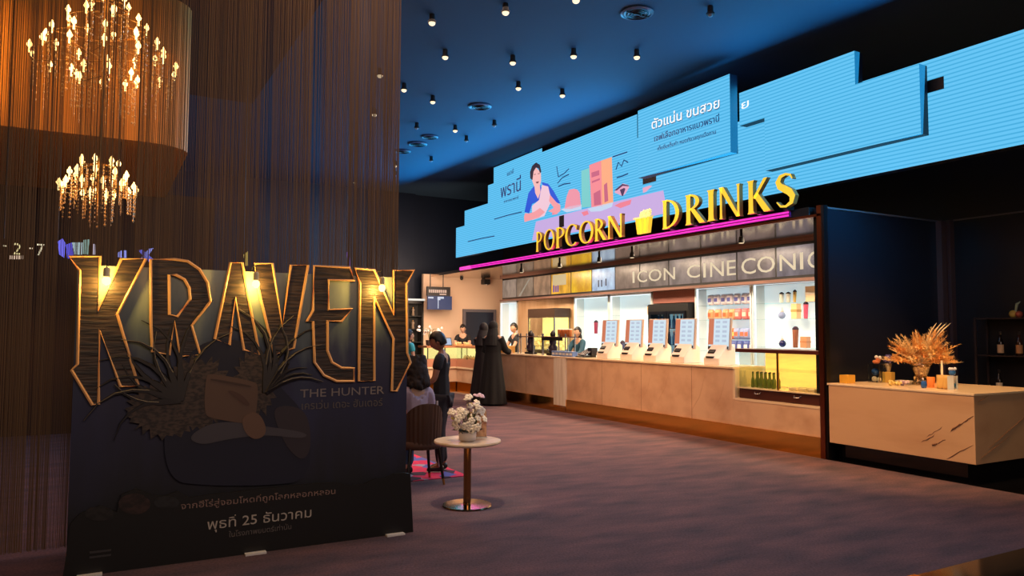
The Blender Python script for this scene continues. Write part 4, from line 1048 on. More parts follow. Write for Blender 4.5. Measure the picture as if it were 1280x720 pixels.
art('cushion_print', [(256, 470), (262, 466), (316, 476), (322, 482), (318, 524), (312, 530), (262, 522), (254, 516)], (100, 76, 62), .041, .044)
art('cushion_seam_print', [(262, 472), (312, 481), (314, 484), (262, 475)], (70, 50, 42), .0445, .046)
art('tassel_print', [(300, 520), (322, 512), (334, 540), (318, 550), (304, 540)], (112, 84, 68), .0445, .047)
art('cushion_fold_print', [(280, 486), (298, 490), (312, 504), (308, 508), (294, 497)], (84, 58, 48), .0445, .046)
art('armrest_print', [(340, 508), (366, 506), (384, 518), (388, 560), (376, 576), (358, 560), (344, 530)], (52, 44, 52), .037, .0405)
art('blanket_print', [(232, 545), (270, 524), (330, 532), (384, 540), (378, 548), (330, 542), (282, 548), (250, 556)], (74, 70, 78), .041, .044)
BR = mat('branch_print', (42, 38, 40), .6); BR2 = mat('branch_light_print', (104, 98, 96), .6)
rb = random.Random(11)
for cx, cy0, sg_ in ((225, 500, -1), (330, 490, 1)):
    for i in range(13):
        a = math.radians(95+sg_*-1*(-10+i*9)) if sg_ < 0 else math.radians(92-i*5); L = rb.uniform(80, 135) if sg_ < 0 else rb.uniform(60, 110)
        if sg_ < 0: a = math.radians(75+i*9.5)
        pts = []
        for q in range(7):
            f = q/6; aa = a+(.55*f*f*(1 if i % 2 else -.7)); pts.append((cx+math.cos(aa)*L*f, cy0-math.sin(aa)*L*f))
        P = [Vector((pq(u, v)[0], PY-.034, pq(u, v)[1])) for u, v in pts]
        MB().tube(P, [.028*(1-.9*q/6) for q in range(7)], 5).build('branch_print', BR, st)
        if i % 3 == 0: MB().tube([p+Vector((.004, -.018, .006)) for p in P[2:]], [.004]*3+[.002]*2, 4).build('branch_highlight', BR2, st)
# bottom layer with rocks and the date
FY = PY-.06
def fq(u, v): p = on_y(u, v, FY); return (p.x, p.z)
cont = [(88, 655), (100, 642), (124, 632), (146, 640), (152, 618), (170, 611), (192, 620), (206, 620), (222, 614), (236, 622), (300, 614), (395, 604), (420, 603), (440, 607), (456, 605), (470, 598), (482, 598), (492, 592), (505, 591), (513, 592)]
q = [fq(u, v) for u, v in cont]; q = [(max(-.15, min(2.17, x)), z) for x, z in q]
MB().prism([(-.15, 0), (2.17, 0)]+q[::-1], lambda x, y, d: Vector((x, FY+d, y)), 0, .02).build('front_layer', mat('layer_black', (15, 15, 16), .5), st)
MB().box(-.14, 2.16, FY+.02, PY, 0, .04).build('layer_spacer', BLACK, st)
for (cx, cy_, rx, ry, c) in ((168, 630, 20, 13, (60, 40, 36)), (124, 642, 18, 9, (40, 36, 36)), (208, 628, 16, 8, (36, 36, 38))):
    MB().prism([fq(cx+rx*math.cos(2*PI*i/18), cy_+ry*math.sin(2*PI*i/18)) for i in range(18)], lambda x, y, d: Vector((x, FY-d, y)), 0, .004).build('rock_print', mat('rock'+str(c), c, .6, noise=((20, 5, 30), tuple(k//2 for k in c), .4, .6)), st)


def poster_text(body, u0, v0, u1, v1, h, col, Y, rough=.5):
    a = on_y(u0, v0, Y); b = on_y(u1, v1, Y); w = b.x-a.x; sl = (b.z-a.z)/w; hh = on_y(u0, v0-h, Y).z-a.z
    MB().text(body, lambda x, y, d: Vector((a.x+x, Y+d, a.z+x*sl+y)), hh/.72, .004, width=w).build('printed_text', mat('ink'+str(col), col, rough), st)


poster_text('จากฮีโร่สู่จอมโหดที่ถูกโลกหลอกหลอน', 226, 636.5, 419, 617, 7.5, (150, 122, 112), FY-.001)
poster_text('พุธที่ 25 ธันวาคม', 259, 662, 389, 646, 12.5, (196, 186, 172), FY-.001)
poster_text('ในโรงภาพยนตร์เท่านั้น', 286, 671.5, 364, 661, 6.5, (110, 102, 98), FY-.001)
poster_text('THE HUNTER', 375, 497, 480, 492, 10.5, (150, 140, 136), PY-.001)
poster_text('เครเว่น เดอะ ฮันเตอร์', 377, 512, 478, 507, 9.5, (104, 96, 92), PY-.001)
lg = MB(); a = fq(112, 692)
for i in range(2): lg.box(a[0], a[0]+.12, FY-.004, FY, a[1]-.03*i, a[1]-.03*i+.012)
lg.build('printed_logo_bar', mat('logo_grey', (62, 60, 62), .5), st)
for u, v in ((318, 690), (492, 667), (112, 717)):
    p = on_z(u, v, .004); MB().box(p.x-.07, p.x+.07, min(p.y-.02, FY-.05), FY, 0, .012).build('white_foot', mat('foot_white', (240, 236, 230), .4), st)
# hanging bulbs in front of the letters
for (u, v) in ((133, 351), (320, 355), (477.5, 360)):
    p = on_y(u, v, 5.38)
    lb = MB().ball(p, .026, 14, (1, 1, 1.15)).build('bulb', glow('poster_bulb', (255, 222, 140), 3.0), st, smooth=True)
    MB().lathe([(.014, .025), (.019, .03), (.019, .075), (.01, .085)], p, 10).build('socket', mat('socket_cream', (232, 214, 170), .4), lb)
    MB().tube([p+Vector((0, 0, .08)), p+Vector((0, .02, .13)), Vector((p.x, PY-.02, p.z+.13)), Vector((p.x, PY+.03, 1.95))], .004, 5).build('cord', BLACK, lb)
    point('poster_bulb_light', p+Vector((0, .055, -.01)), 6.0, (255, 200, 95), .02)
# ------------------------------------------------------------------ floor pattern, table, chair
RUGM = None
def rug_mat():
    m = bpy.data.materials.new('rug_pattern'); m.use_nodes = True; nt = m.node_tree; b = nt.nodes['Principled BSDF']; b.inputs['Roughness'].default_value = .95
    tc = nt.nodes.new('ShaderNodeTexCoord'); v = nt.nodes.new('ShaderNodeTexVoronoi'); v.inputs['Scale'].default_value = 5.5
    sp = nt.nodes.new('ShaderNodeSeparateColor'); cr = nt.nodes.new('ShaderNodeValToRGB'); cr.color_ramp.interpolation = 'CONSTANT'
    e = cr.color_ramp.elements; e[0].color = (*lin((214, 40, 84)), 1); e[1].position = .3; e[1].color = (*lin((84, 92, 168)), 1)
    for p_, c in ((.5, (200, 36, 90)), (.7, (150, 150, 170)), (.86, (60, 40, 60))):
        x_ = e.new(p_); x_.color = (*lin(c), 1)
    nt.links.new(tc.outputs['Object'], v.inputs['Vector']); nt.links.new(v.outputs['Color'], sp.inputs[0]); nt.links.new(sp.outputs[0], cr.inputs[0]); nt.links.new(cr.outputs[0], b.inputs['Base Color'])
    return m


rg = MB().box(1.9, 3.5, 7.3, 9.3, 0, .008).build('patterned_rug', rug_mat(), bevel=.002)
tag(rg, 'pink and blue patterned rug under the chair behind the poster', 'rug')
TX, TY = 2.91, 6.08
tbl = thing('side_table', 'small round marble-topped table on a brass pedestal beside the poster', 'table', (TX, TY, 0))
MB().lathe([(.0, .545), (.27, .545), (.296, .556), (.3, .566), (.296, .578), (.0, .58)], (TX, TY, 0), 48).build('table_top', mat('table_marble', (238, 214, 184), .18, noise=((5, 5, 5), (210, 170, 130), .5, .7)), tbl, smooth=False)
MB().lathe([(.036, .016), (.034, .03), (.034, .53), (.06, .54), (.06, .546)], (TX, TY, 0), 28).build('pedestal', mat('bronze', (150, 110, 70), .2, 1.0), tbl, smooth=True)
MB().lathe([(.215, 0), (.22, .006), (.215, .014), (.05, .018)], (TX, TY, 0), 48).build('base_disc', mat('base_brass', (220, 190, 140), .12, 1.0), tbl)
# flowers in a white pot
fx, fy, fz_ = TX-.03, TY-.06, .58
fl = thing('flower_pot', 'white pot of cream and white flowers on the round marble table', 'flower pot', (fx, fy, fz_))
MB().lathe([(.05, 0), (.075, .01), (.08, .07), (.072, .09), (.066, .088), (.066, .07)], (fx, fy, fz_), 20).build('pot', mat('pot_white', (226, 214, 206), .35), fl, smooth=True)
rr = random.Random(3); st_ = MB(); heads = []
for i in range(44):
    a = rr.uniform(0, 2*PI); e_ = rr.uniform(.2, 1.0); L = rr.uniform(.19, .36)
    tip = Vector((fx+math.cos(a)*L*.55*(1.05-e_*.5), fy+math.sin(a)*L*.55*(1.05-e_*.5), fz_+.07+L*e_))
    st_.tube([(fx+rr.uniform(-.03, .03), fy+rr.uniform(-.03, .03), fz_+.06), ((fx+tip.x)/2, (fy+tip.y)/2, tip.z*.55+fz_*.45), tip], [.004, .003, .002], 5); heads.append(tip)
st_.build('stem', mat('stem_green', (70, 78, 40), .6), fl)
lf = MB()
for i in range(16):
    a = i*2*PI/16+.2; L = rr.uniform(.1, .16); d_ = Vector((math.cos(a), math.sin(a), 0)); n_ = Vector((-d_.y, d_.x, 0)); b_ = Vector((fx, fy, fz_+.08))
    v = [lf.bm.verts.new(p) for p in (b_, b_+d_*L*.5+n_*.022+Vector((0, 0, .03)), b_+d_*L+Vector((0, 0, .02)), b_+d_*L*.5-n_*.022+Vector((0, 0, .03)))]; lf.bm.faces.new(v)
    w_ = [lf.bm.verts.new(x.co-Vector((0, 0, .003))) for x in v]; lf.bm.faces.new(w_[::-1])
lf.build('leaf', mat('leaf_dark', (28, 34, 24), .5), fl)
CR = mat('petal_cream', (246, 234, 214), .6); YL = mat('petal_yellow', (236, 214, 110), .6); PK = mat('petal_pink', (226, 190, 200), .6)
for i, t_ in enumerate(heads):
    mb = MB(); r = rr.uniform(.026, .038); fr = (t_-Vector((fx, fy, fz_+.14))+Vector((rr.uniform(-.12, .02), -.12, rr.uniform(-.05, .08)))).to_track_quat('Z', 'Y').to_matrix()
    for k in range(5):
        a = 2*PI*k/5; mb.ball(t_+fr @ Vector((math.cos(a)*r*.62, math.sin(a)*r*.62, .004)), r*.5, 6, (1, 1, .45), fr)
    mb.ball(t_+fr @ Vector((0, 0, .008)), r*.3, 6); mb.build('blossom', (YL if i in (3, 9) else PK if i % 8 == 5 else CR), fl)
ms = thing('menu_card_stand', 'small clear upright menu card beside the flowers on round table', 'menu card', (TX+.13, TY+.07, .58))
Mx = lambda v: Vector((TX+.13, TY+.075, .58))+rot_z(-.35) @ v
MB().box(-.09, .09, 0, .006, 0, .24, Mx).box(-.09, .09, -.03, .04, 0, .006, Mx).build('acrylic_holder', glass('acrylic', a=.25), ms)
MB().box(-.086, .086, -.004, 0, .008, .235, Mx).build('card', mat('card_tan', (206, 160, 124), .5, noise=((8, 8, 8), (150, 92, 70), .5, .6)), ms)
MB().box(-.05, .05, -.006, -.004, .2, .216, Mx).box(-.03, .0, -.006, -.004, .03, .1, Mx).build('card_print', mat('card_print', (110, 50, 44), .5), ms)

CHX, CHY = 2.9, 7.2
ch = thing('barrel_chair', 'brown ribbed barrel-back chair with dark gold-tipped legs by the round table', 'chair', (CHX, CHY, 0))
def chair_shell(name, r0, r1, z0, m, ribs):
    mb = MB(); N = 30; rows = 8; g = [[], []]
    for s_, rad in ((0, r0), (1, r1)):
        for j in range(rows+1):
            row = []
            for i in range(N+1):
                t_ = i/N*2-1; a = -PI/2+t_*1.45; top = .82-.30*abs(t_)**2.6; rr_ = rad+(ribs*(1 if i % 2 else 0) if s_ == 1 else 0)
                f = j/rows; row.append(mb.bm.verts.new((CHX+rr_*.92*math.cos(a)*(1-.08*(1-f)), CHY+.02+rr_*math.sin(a)*(1-.08*(1-f)), z0+(top-z0)*f)))
            g[s_].append(row)
    for s_ in (0, 1):
        for j in range(rows):
            for i in range(N): mb.bm.faces.new((g[s_][j][i], g[s_][j][i+1], g[s_][j+1][i+1], g[s_][j+1][i]))
    for j in range(rows):
        for i in (0, N): mb.bm.faces.new((g[0][j][i], g[0][j+1][i], g[1][j+1][i], g[1][j][i]))
    for i in range(N):
        for j in (0, rows): mb.bm.faces.new((g[0][j][i], g[0][j][i+1], g[1][j][i+1], g[1][j][i]))
    return mb.build(name, m, ch, smooth=False)
chair_shell('backrest', .225, .255, .36, mat('chair_brown', (74, 48, 34), .5), .006)
MB().lathe([(.0, .36), (.23, .36), (.245, .39), (.235, .44), (.2, .455), (.0, .455)], (CHX, CHY+.02, 0), 28).build('seat', mat('chair_seat', (82, 54, 40), .6), ch, smooth=True)
for sx in (-1, 1):
    for sy in (-1, 1):
        l_ = MB().tube([(CHX+.15*sx, CHY+.14*sy, .37), (CHX+.19*sx, CHY+.18*sy, .06)], [.02, .014], 8).build('leg', mat('leg_dark', (22, 17, 16), .35), ch)
        MB().tube([(CHX+.19*sx, CHY+.18*sy, .06), (CHX+.198*sx, CHY+.188*sy, 0)], [.0145, .011], 8).build('gold_tip', GOLDM, l_)


# ------------------------------------------------------------------ people
def skin_bm(verts, edges, root, sub=1):
    """verts {key: (x, y, z, rx, ry)} -> bmesh of the skinned skeleton"""
    me = bpy.data.meshes.new('skel'); keys = list(verts); idx = {k: i for i, k in enumerate(keys)}
    me.from_pydata([verts[k][:3] for k in keys], [(idx[a], idx[b]) for a, b in edges], [])
    o = bpy.data.objects.new('skel', me); COL.objects.link(o)
    md = o.modifiers.new('s', 'SKIN'); md.use_smooth_shade = True; md.branch_smoothing = .6
    lay = me.skin_vertices[0].data
    for k, i in idx.items():
        v = verts[k]; lay[i].radius = (v[3], v[4] if len(v) > 4 else v[3]); lay[i].use_root = (k == root)
    sb = o.modifiers.new('b', 'SUBSURF'); sb.levels = sub; sb.render_levels = sub
    bpy.context.view_layer.update()
    ev = bpy.data.meshes.new_from_object(o.evaluated_get(bpy.context.evaluated_depsgraph_get()))
    mb = MB(); mb.bm.from_mesh(ev); bpy.data.objects.remove(o); bpy.data.meshes.remove(me); bpy.data.meshes.remove(ev)
    return mb


def remesh(mb, voxel, smooth_n=2):
    me = bpy.data.meshes.new('rm'); bmesh.ops.recalc_face_normals(mb.bm, faces=mb.bm.faces); mb.bm.to_mesh(me); mb.bm.free()
    o = bpy.data.objects.new('rm', me); COL.objects.link(o)
    r = o.modifiers.new('r', 'REMESH'); r.mode = 'VOXEL'; r.voxel_size = voxel; r.use_smooth_shade = True
    if smooth_n: q_ = o.modifiers.new('q', 'SMOOTH'); q_.iterations = smooth_n; q_.factor = .4
    bpy.context.view_layer.update()
    ev = bpy.data.meshes.new_from_object(o.evaluated_get(bpy.context.evaluated_depsgraph_get()))
    out = MB(); out.bm.from_mesh(ev); bpy.data.objects.remove(o); bpy.data.meshes.remove(me); bpy.data.meshes.remove(ev)
    return out


def head_into(mb, c, Rm, s=1.0):
    """face looking along +Y in the head frame: skull, jaw, brow, nose, lips, ears"""
    n, m = 20, 14; c = Vector(c); rings = []
    def P(a, b):
        x, y, z = math.sin(b)*math.sin(a), math.sin(b)*math.cos(a), math.cos(b)
        X, Yv, Z_ = .076*x, .098*y, .118*z
        if Z_ < 0: X *= 1-.28*(-z)**1.5; Yv = Yv*(1-.16*(-z)) + (.012*(-z) if y > 0 else 0)
        if y > 0:
            Yv += .026*math.exp(-(x/.16)**2-((z+.12)/.16)**2) + .008*math.exp(-(x/.5)**2-((z-.18)/.09)**2) + .010*math.exp(-(x/.3)**2-((z+.52)/.1)**2)
            Yv -= .012*math.exp(-((abs(x)-.4)/.16)**2-((z-.02)/.11)**2)
        return mb.bm.verts.new(c+Rm @ (Vector((X, Yv, Z_))*s))
    top, bot = P(0, 0.0001), P(0, PI-.0001)
    for j in range(1, m): rings.append([P(2*PI*k/n, PI*j/m) for k in range(n)])
    for k in range(n):
        mb.bm.faces.new((top, rings[0][k], rings[0][(k+1) % n])); mb.bm.faces.new((bot, rings[-1][(k+1) % n], rings[-1][k]))
    for A, B in zip(rings, rings[1:]):
        for k in range(n): mb.bm.faces.new((A[k], B[k], B[(k+1) % n], A[(k+1) % n]))
    for sx in (-1, 1): mb.ball(c+Rm @ (Vector((.078*sx, -.005, -.012))*s), .024*s, 8, (.45, .8, 1.25), Rm)


def person(label, loc, rz, J, skin, head_rot=(0, 0, 0), h=1.0, parts=(), group=None):
    """J overrides joint positions of a standing figure of 1.75 m that faces +Y; h scales it. Returns root and helpers."""
    D = dict(pelvis=(0, 0, .96, .13, .10), spine=(0, 0, 1.14, .115, .09), chest=(0, -.01, 1.32, .14, .10), neckb=(0, -.01, 1.47, .058), neck=(0, .01, 1.55, .05))
    for n_, s_ in (('L', -1), ('R', 1)):
        D.update({'sh'+n_: (.165*s_, -.01, 1.43, .058), 'el'+n_: (.20*s_, -.02, 1.14, .042), 'wr'+n_: (.21*s_, .05, .90, .028), 'hip'+n_: (.085*s_, 0, .90, .09), 'kn'+n_: (.09*s_, .01, .50, .06), 'an'+n_: (.09*s_, -.02, .09, .04), 'to'+n_: (.10*s_, .13, .03, .034, .028)})
    for k, v in J.items(): D[k] = tuple(v)+tuple(D[k][3:]) if len(v) == 3 and k in D else v
    hd_c = Vector(D.get('head', (0, .03, 1.645))[:3]); D.pop('head', None)
    E = [('pelvis', 'spine'), ('spine', 'chest'), ('chest', 'neckb'), ('neckb', 'neck')]
    for n_ in 'LR': E += [('neckb', 'sh'+n_), ('sh'+n_, 'el'+n_), ('el'+n_, 'wr'+n_), ('pelvis', 'hip'+n_), ('hip'+n_, 'kn'+n_), ('kn'+n_, 'an'+n_), ('an'+n_, 'to'+n_)]
    for n_, s_ in (('L', -1), ('R', 1)):       # palm, four fingers of unequal length, thumb from the side of the palm
        w = Vector(D['wr'+n_][:3]); f = (w-Vector(D['el'+n_][:3])).normalized(); side = f.cross(Vector((1, 0, 0))*s_).normalized(); nm = f.cross(side)
        pm = w+f*.055; D['pa'+n_] = (*pm, .036, .02); E.append(('wr'+n_, 'pa'+n_))
        for q_, (o_, L_) in enumerate(((-.027, .07), (-.009, .08), (.009, .075), (.026, .058))):
            a1 = pm+f*.04+side*o_; a2 = a1+f*L_*.5-nm*.006; a3 = a2+f*L_*.42-nm*.018
            for t_, (p_, r_) in enumerate(((a1, .0105), (a2, .009), (a3, .0075))): D['f%d%d%s' % (q_, t_, n_)] = (*p_, r_)
            E += [('pa'+n_, 'f%d0%s' % (q_, n_)), ('f%d0%s' % (q_, n_), 'f%d1%s' % (q_, n_)), ('f%d1%s' % (q_, n_), 'f%d2%s' % (q_, n_))]
        t1 = w+f*.035-side*.04; t2 = t1+f*.035-side*.014
        D['t1'+n_] = (*t1, .0115); D['t2'+n_] = (*t2, .009); E += [('pa'+n_, 't1'+n_), ('t1'+n_, 't2'+n_)]
    mb = skin_bm(D, E, 'pelvis')
    Rm = Matrix.Rotation(head_rot[2], 3, 'Z') @ Matrix.Rotation(head_rot[0], 3, 'X') @ Matrix.Rotation(head_rot[1], 3, 'Y')
    head_into(mb, hd_c, Rm)
    mb = remesh(mb, .0085, 1)
    t = thing('person', label, 'person', (0, 0, 0), group)
    mb.build('body', skin, t, smooth=True)
    ey = MB()
    for sx in (-1, 1): ey.ball(hd_c+Rm @ Vector((.031*sx, .075, .004)), .009, 8, (1.2, .6, .7), Rm)
    ey.build('eyes', mat('eye_dark', (30, 22, 20), .2), t)
    MB().ball(hd_c+Rm @ Vector((0, .088, -.058)), .018, 8, (1.2, .35, .32), Rm).build('lips', mat('lips', (150, 84, 76), .5), t)
    return t, D, hd_c, Rm


def place(t, loc, rz, h): t.location = loc; t.rotation_euler = (0, 0, rz); t.scale = (h, h, h)


def cloth(t, D, name, keys, edges, root, grow, m, over=None, vox=.012):
    V = {}
    for k in keys:
        v = D[k]; g = grow if not isinstance(grow, dict) else grow.get(k, .012); V[k] = (*v[:3], v[3]+g, (v[4] if len(v) > 4 else v[3])+g)
    for k, v in (over or {}).items(): V[k] = v
    return remesh(skin_bm(V, edges, root), vox, 3).build(name, m, t, smooth=True)


def mid(a, b, f): return tuple(a[i]+(b[i]-a[i])*f for i in range(3))


def shirt(t, D, m, sleeve=.6, grow=.016, name='shirt'):
    o = {}
    E = [('pelvis', 'spine'), ('spine', 'chest'), ('chest', 'neckb')]
    if D['pelvis'][2] > .8: o['hem'] = (*D['pelvis'][:2], D['pelvis'][2]-.13, .155, .125); E.append(('hem', 'pelvis'))
    for n_ in 'LR':
        o['s'+n_] = (*mid(D['sh'+n_], D['el'+n_], min(sleeve, 1.0)), .058+grow*.6); E += [('neckb', 'sh'+n_), ('sh'+n_, 's'+n_)]
        if sleeve > 1: o['w'+n_] = (*mid(D['el'+n_], D['wr'+n_], sleeve-1), .042); E.append(('s'+n_, 'w'+n_))
    return cloth(t, D, name, ['pelvis', 'spine', 'chest', 'neckb', 'shL', 'shR'], E, 'chest', {'neckb': .012, 'pelvis': .022, 'spine': .024, 'chest': .02, 'shL': .014, 'shR': .014}, m, o)


def trousers(t, D, m, grow=.018):
    E = []
    for n_ in 'LR': E += [('pelvis', 'hip'+n_), ('hip'+n_, 'kn'+n_), ('kn'+n_, 'an'+n_)]
    return cloth(t, D, 'trousers', ['pelvis', 'hipL', 'hipR', 'knL', 'knR', 'anL', 'anR'], E, 'pelvis', {'pelvis': .014, 'hipL': .02, 'hipR': .02, 'knL': .022, 'knR': .022, 'anL': .02, 'anR': .02}, m)


def shoes(t, D, m, sole):
    for n_ in 'LR':
        a, b = D['an'+n_], D['to'+n_]; d = (Vector(b[:3])-Vector(a[:3])); d.z = 0; d = d.normalized(); hx = Vector(a[:3]); z = b[2]
        V = {'h': (*(hx-d*.03)[:2], z+.015, .042), 'm': (*(hx+d*.06)[:2], z+.012, .046, .04), 't': (*(Vector(b[:3])+d*.03)[:2], z+.004, .042, .03), 'u': (hx.x, hx.y, z+.07, .046)}
        o = remesh(skin_bm(V, [('h', 'm'), ('m', 't'), ('h', 'u')], 'm'), .008, 2).build('shoe', m, t, smooth=True)
        V = {'h': (*(hx-d*.03)[:2], z-.018, .046, .014), 'm': (*(hx+d*.06)[:2], z-.018, .05, .014), 't': (*(Vector(b[:3])+d*.035)[:2], z-.018, .046, .014)}
        remesh(skin_bm(V, [('h', 'm'), ('m', 't')], 'm'), .007, 1).build('sole', sole, o, smooth=True)


def hair_cap(t, c, Rm, m, long=0.0, puff=1.0, fringe=.42, curls=0, back=.0):
    """hair shell over the skull, open at the face; long hair falls behind the shoulders"""
    mb = MB(); n, q_ = 32, 20; rr = random.Random(5); V = {}
    def P(i, j):
        i %= n
        if (i, j) not in V:
            a, b = 2*PI*i/n, PI*j/q_; x, y, z = math.sin(b)*math.sin(a), math.sin(b)*math.cos(a), math.cos(b)
            w = 1+.02*math.sin(a*7+b*5)
            V[(i, j)] = mb.bm.verts.new(c+Rm @ Vector((.085*x*puff*w, (.108*y-.006)*puff*w, .126*z*puff*w+.006)))
        return V[(i, j)]
    for j in range(q_):
        for i in range(n):
            a, b = 2*PI*(i+.5)/n, PI*(j+.5)/q_; y, z = math.sin(b)*math.cos(a), math.cos(b)
            low = fringe+.08*math.sin(a*6) if y > .4 else (.24 if y > .12 else (-.1 if y > -.2 else -.62))
            if z > low: mb.bm.faces.new((P(i, j), P(i, j+1), P(i+1, j+1), P(i+1, j)) if j else (P(0, 0), P(i, 1), P(i+1, 1)))
    if curls:
        cm_ = MB()
        for i in range(curls*3):
            a = rr.uniform(-2.2, 2.2); b = rr.uniform(-1, 1); z_ = .02+b*.13-(long*.85 if b < -.2 else 0)*rr.random()
            cm_.ball(c+Rm @ Vector((.102*math.sin(a)*puff*rr.uniform(.9, 1.06), -.1*math.cos(a)*puff-.012, z_)), rr.uniform(.015, .03), 6, (1, 1, 1.5))
        cm_.ball(c+Rm @ Vector((0, -.06, -.03)), .108, 14, (1.08, .85, 1.3)); cm_.ball(c+Rm @ Vector((0, -.075, -.03-long*.6)), .105, 14, (1.15, .6, 1.1))
        remesh(cm_, .009, 2).build('curls', m, t, smooth=True)
    elif long:
        mb.ball(c+Rm @ Vector((0, -.055, -.06-long*.3)), .085, 12, (1.0, .6, .8+long*3))
    o = mb.build('hair', m, t, smooth=True)
    sd_ = o.modifiers.new('s', 'SOLIDIFY'); sd_.thickness = .012; sd_.offset = -1
    return o


HAIR = mat('hair_black', (20, 16, 16), .45); HAIRB = mat('hair_dark_brown', (40, 28, 24), .8, noise=((40, 40, 40), (24, 17, 16), .4, .6), bump=.15)
TEE = mat('tee_black', (24, 24, 30), .8)
# boy in a dark T-shirt behind the table
t, D, c, Rm = person('boy in dark T-shirt standing behind the round table, head bowed', (0, 0, 0), 0, dict(elR=(.21, .0, 1.14), wrR=(.2, .12, .93), elL=(-.2, .04, 1.16), wrL=(-.12, .24, 1.06), knR=(.11, .05, .5), toR=(.13, .14, .03), head=(0, .055, 1.635)), SKIND, (-.42, 0, .1))
shirt(t, D, TEE, .62, .02); tr = trousers(t, D, mat('track_dark', (30, 30, 38), .8))
for n_, s_ in (('L', -1), ('R', 1)):
    a, b, e_ = D['hip'+n_], D['kn'+n_], D['an'+n_]
    MB().tube([Vector(a[:3])+Vector((.112*s_, 0, 0)), Vector(b[:3])+Vector((.083*s_, 0, 0)), Vector(e_[:3])+Vector((.062*s_, 0, 0))], [.012, .011, .01], 6).build('white_stripe', mat('stripe_white', (196, 194, 196), .7), tr)
shoes(t, D, mat('shoe_black', (22, 22, 24), .5), mat('sole_white', (216, 208, 196), .5)); hair_cap(t, c, Rm, HAIR, 0, 1.03)
place(t, (3.35, 7.68, 0), math.radians(52), .875)

# seated woman with long curly hair, seen from behind
J = dict(pelvis=(0, 0, .53), spine=(0, .0, .70), chest=(0, .01, .88), neckb=(0, .02, 1.03), neck=(0, .035, 1.1), head=(0, .06, 1.20))
for n_, s_ in (('L', -1), ('R', 1)):
    J.update({'sh'+n_: (.16*s_, .02, .99), 'el'+n_: (.22*s_, .10, .74), 'wr'+n_: (.12*s_, .32, .72), 'hip'+n_: (.09*s_, .06, .51), 'kn'+n_: (.11*s_, .46, .50), 'an'+n_: (.11*s_, .42, .09), 'to'+n_: (.12*s_, .56, .03)})
t, D, c, Rm = person('woman with long curly dark hair sitting in the brown barrel chair', (0, 0, 0), 0, J, SKIN, (-.25, 0, .2))
shirt(t, D, mat('blouse_mauve', (176, 160, 182), .7), 1.6, .02, 'blouse'); trousers(t, D, mat('jeans_blue', (88, 122, 150), .8)); shoes(t, D, mat('shoe_dark', (26, 22, 24), .5), mat('sole_dark', (40, 36, 36), .5))
hair_cap(t, c, Rm, HAIRB, .12, 1.16, curls=70)
place(t, (2.9, 7.27, 0), math.radians(4), .93)


# customer in a long black abaya and headscarf at the counter
def abaya(t, D, m, c, Rm, scarf=True):
    mb = MB(); n = 56; prof = [(.30, .03), (.275, .3), (.235, .62), (.20, .92), (.175, 1.12), (.19, 1.30), (.165, 1.44), (.07, 1.52)]; rings = []
    for j, (r, z) in enumerate(prof):
        f = max(0, 1-z/1.3); row = []
        for k in range(n):
            a = 2*PI*k/n; q_ = r*(1+.07*f*math.sin(a*9+.6)+.04*f*math.sin(a*5+2)); row.append(mb.bm.verts.new((q_*math.cos(a), q_*.78*math.sin(a), z)))
        rings.append(row)
    for A, B in zip(rings, rings[1:]):
        for k in range(n): mb.bm.faces.new((A[k], A[(k+1) % n], B[(k+1) % n], B[k]))
    mb.bm.faces.new(rings[0][::-1]); mb.bm.faces.new(rings[-1])
    for n_ in 'LR': mb.tube([D['sh'+n_][:3], D['el'+n_][:3], mid(D['el'+n_], D['wr'+n_], .9)], [.085, .075, .07], 12)
    remesh(mb, .012, 2).build('abaya', m, t, smooth=True)
    sc_ = MB(); sc_.ball(c+Rm @ Vector((0, -.02, .022)), .11, 18, (.92, 1.08, 1.14), Rm); sc_.tube([c+Vector((0, -.02, -.02)), (0, -.03, 1.46), (0, -.05, 1.25)], [.1, .13, .15], 14)
    sc_ = remesh(sc_, .010, 2); inv = Rm.inverted()
    dead = [v for v in sc_.bm.verts if (lambda p: p.y > .05 and abs(p.x) < .06 and -.11 < p.z < .08)(inv @ (v.co-c))]
    bmesh.ops.delete(sc_.bm, geom=dead, context='VERTS'); sc_.build('headscarf', m, t, smooth=True)


ABA = mat('abaya_black', (17, 17, 20), .85)
t, D, c, Rm = person('woman in a long black abaya and headscarf standing at the counter', (0, 0, 0), 0, dict(elR=(.24, .12, 1.17), wrR=(.24, .34, 1.12), elL=(-.22, .06, 1.16), wrL=(-.16, .28, 1.1)), SKIN, (0, 0, -.2))
abaya(t, D, ABA, c, Rm); shoes(t, D, mat('shoe_black', (22, 22, 24), .5), mat('sole_dark', (40, 36, 36), .5))
place(t, (7.25, 13.95, 0), math.radians(-50), .985)
t, D, c, Rm = person('woman in dark clothes with patterned scarf, half hidden behind the woman in black', (0, 0, 0), 0, dict(elL=(-.2, .1, 1.16), wrL=(-.12, .3, 1.12)), SKIN, (0, 0, .4))
abaya(t, D, mat('dress_dark', (30, 24, 30), .8), c, Rm); shoes(t, D, mat('shoe_black', (22, 22, 24), .5), mat('sole_dark', (40, 36, 36), .5))
place(t, (7.42, 14.75, 0), math.radians(-60), .97)


# staff and the passer-by
def worker(label, loc, rz, h, top, bottom, J=None, hairm=HAIR, hr=(0, 0, 0), long=0.0, skinm=SKIN, sleeve=.6):
    t, D, c, Rm = person(label, (0, 0, 0), 0, J or {}, skinm, hr)
    shirt(t, D, top, sleeve, .018); trousers(t, D, bottom); shoes(t, D, mat('shoe_black', (22, 22, 24), .5), mat('sole_dark', (40, 36, 36), .5)); hair_cap(t, c, Rm, hairm, long)
    place(t, loc, rz, h); return t


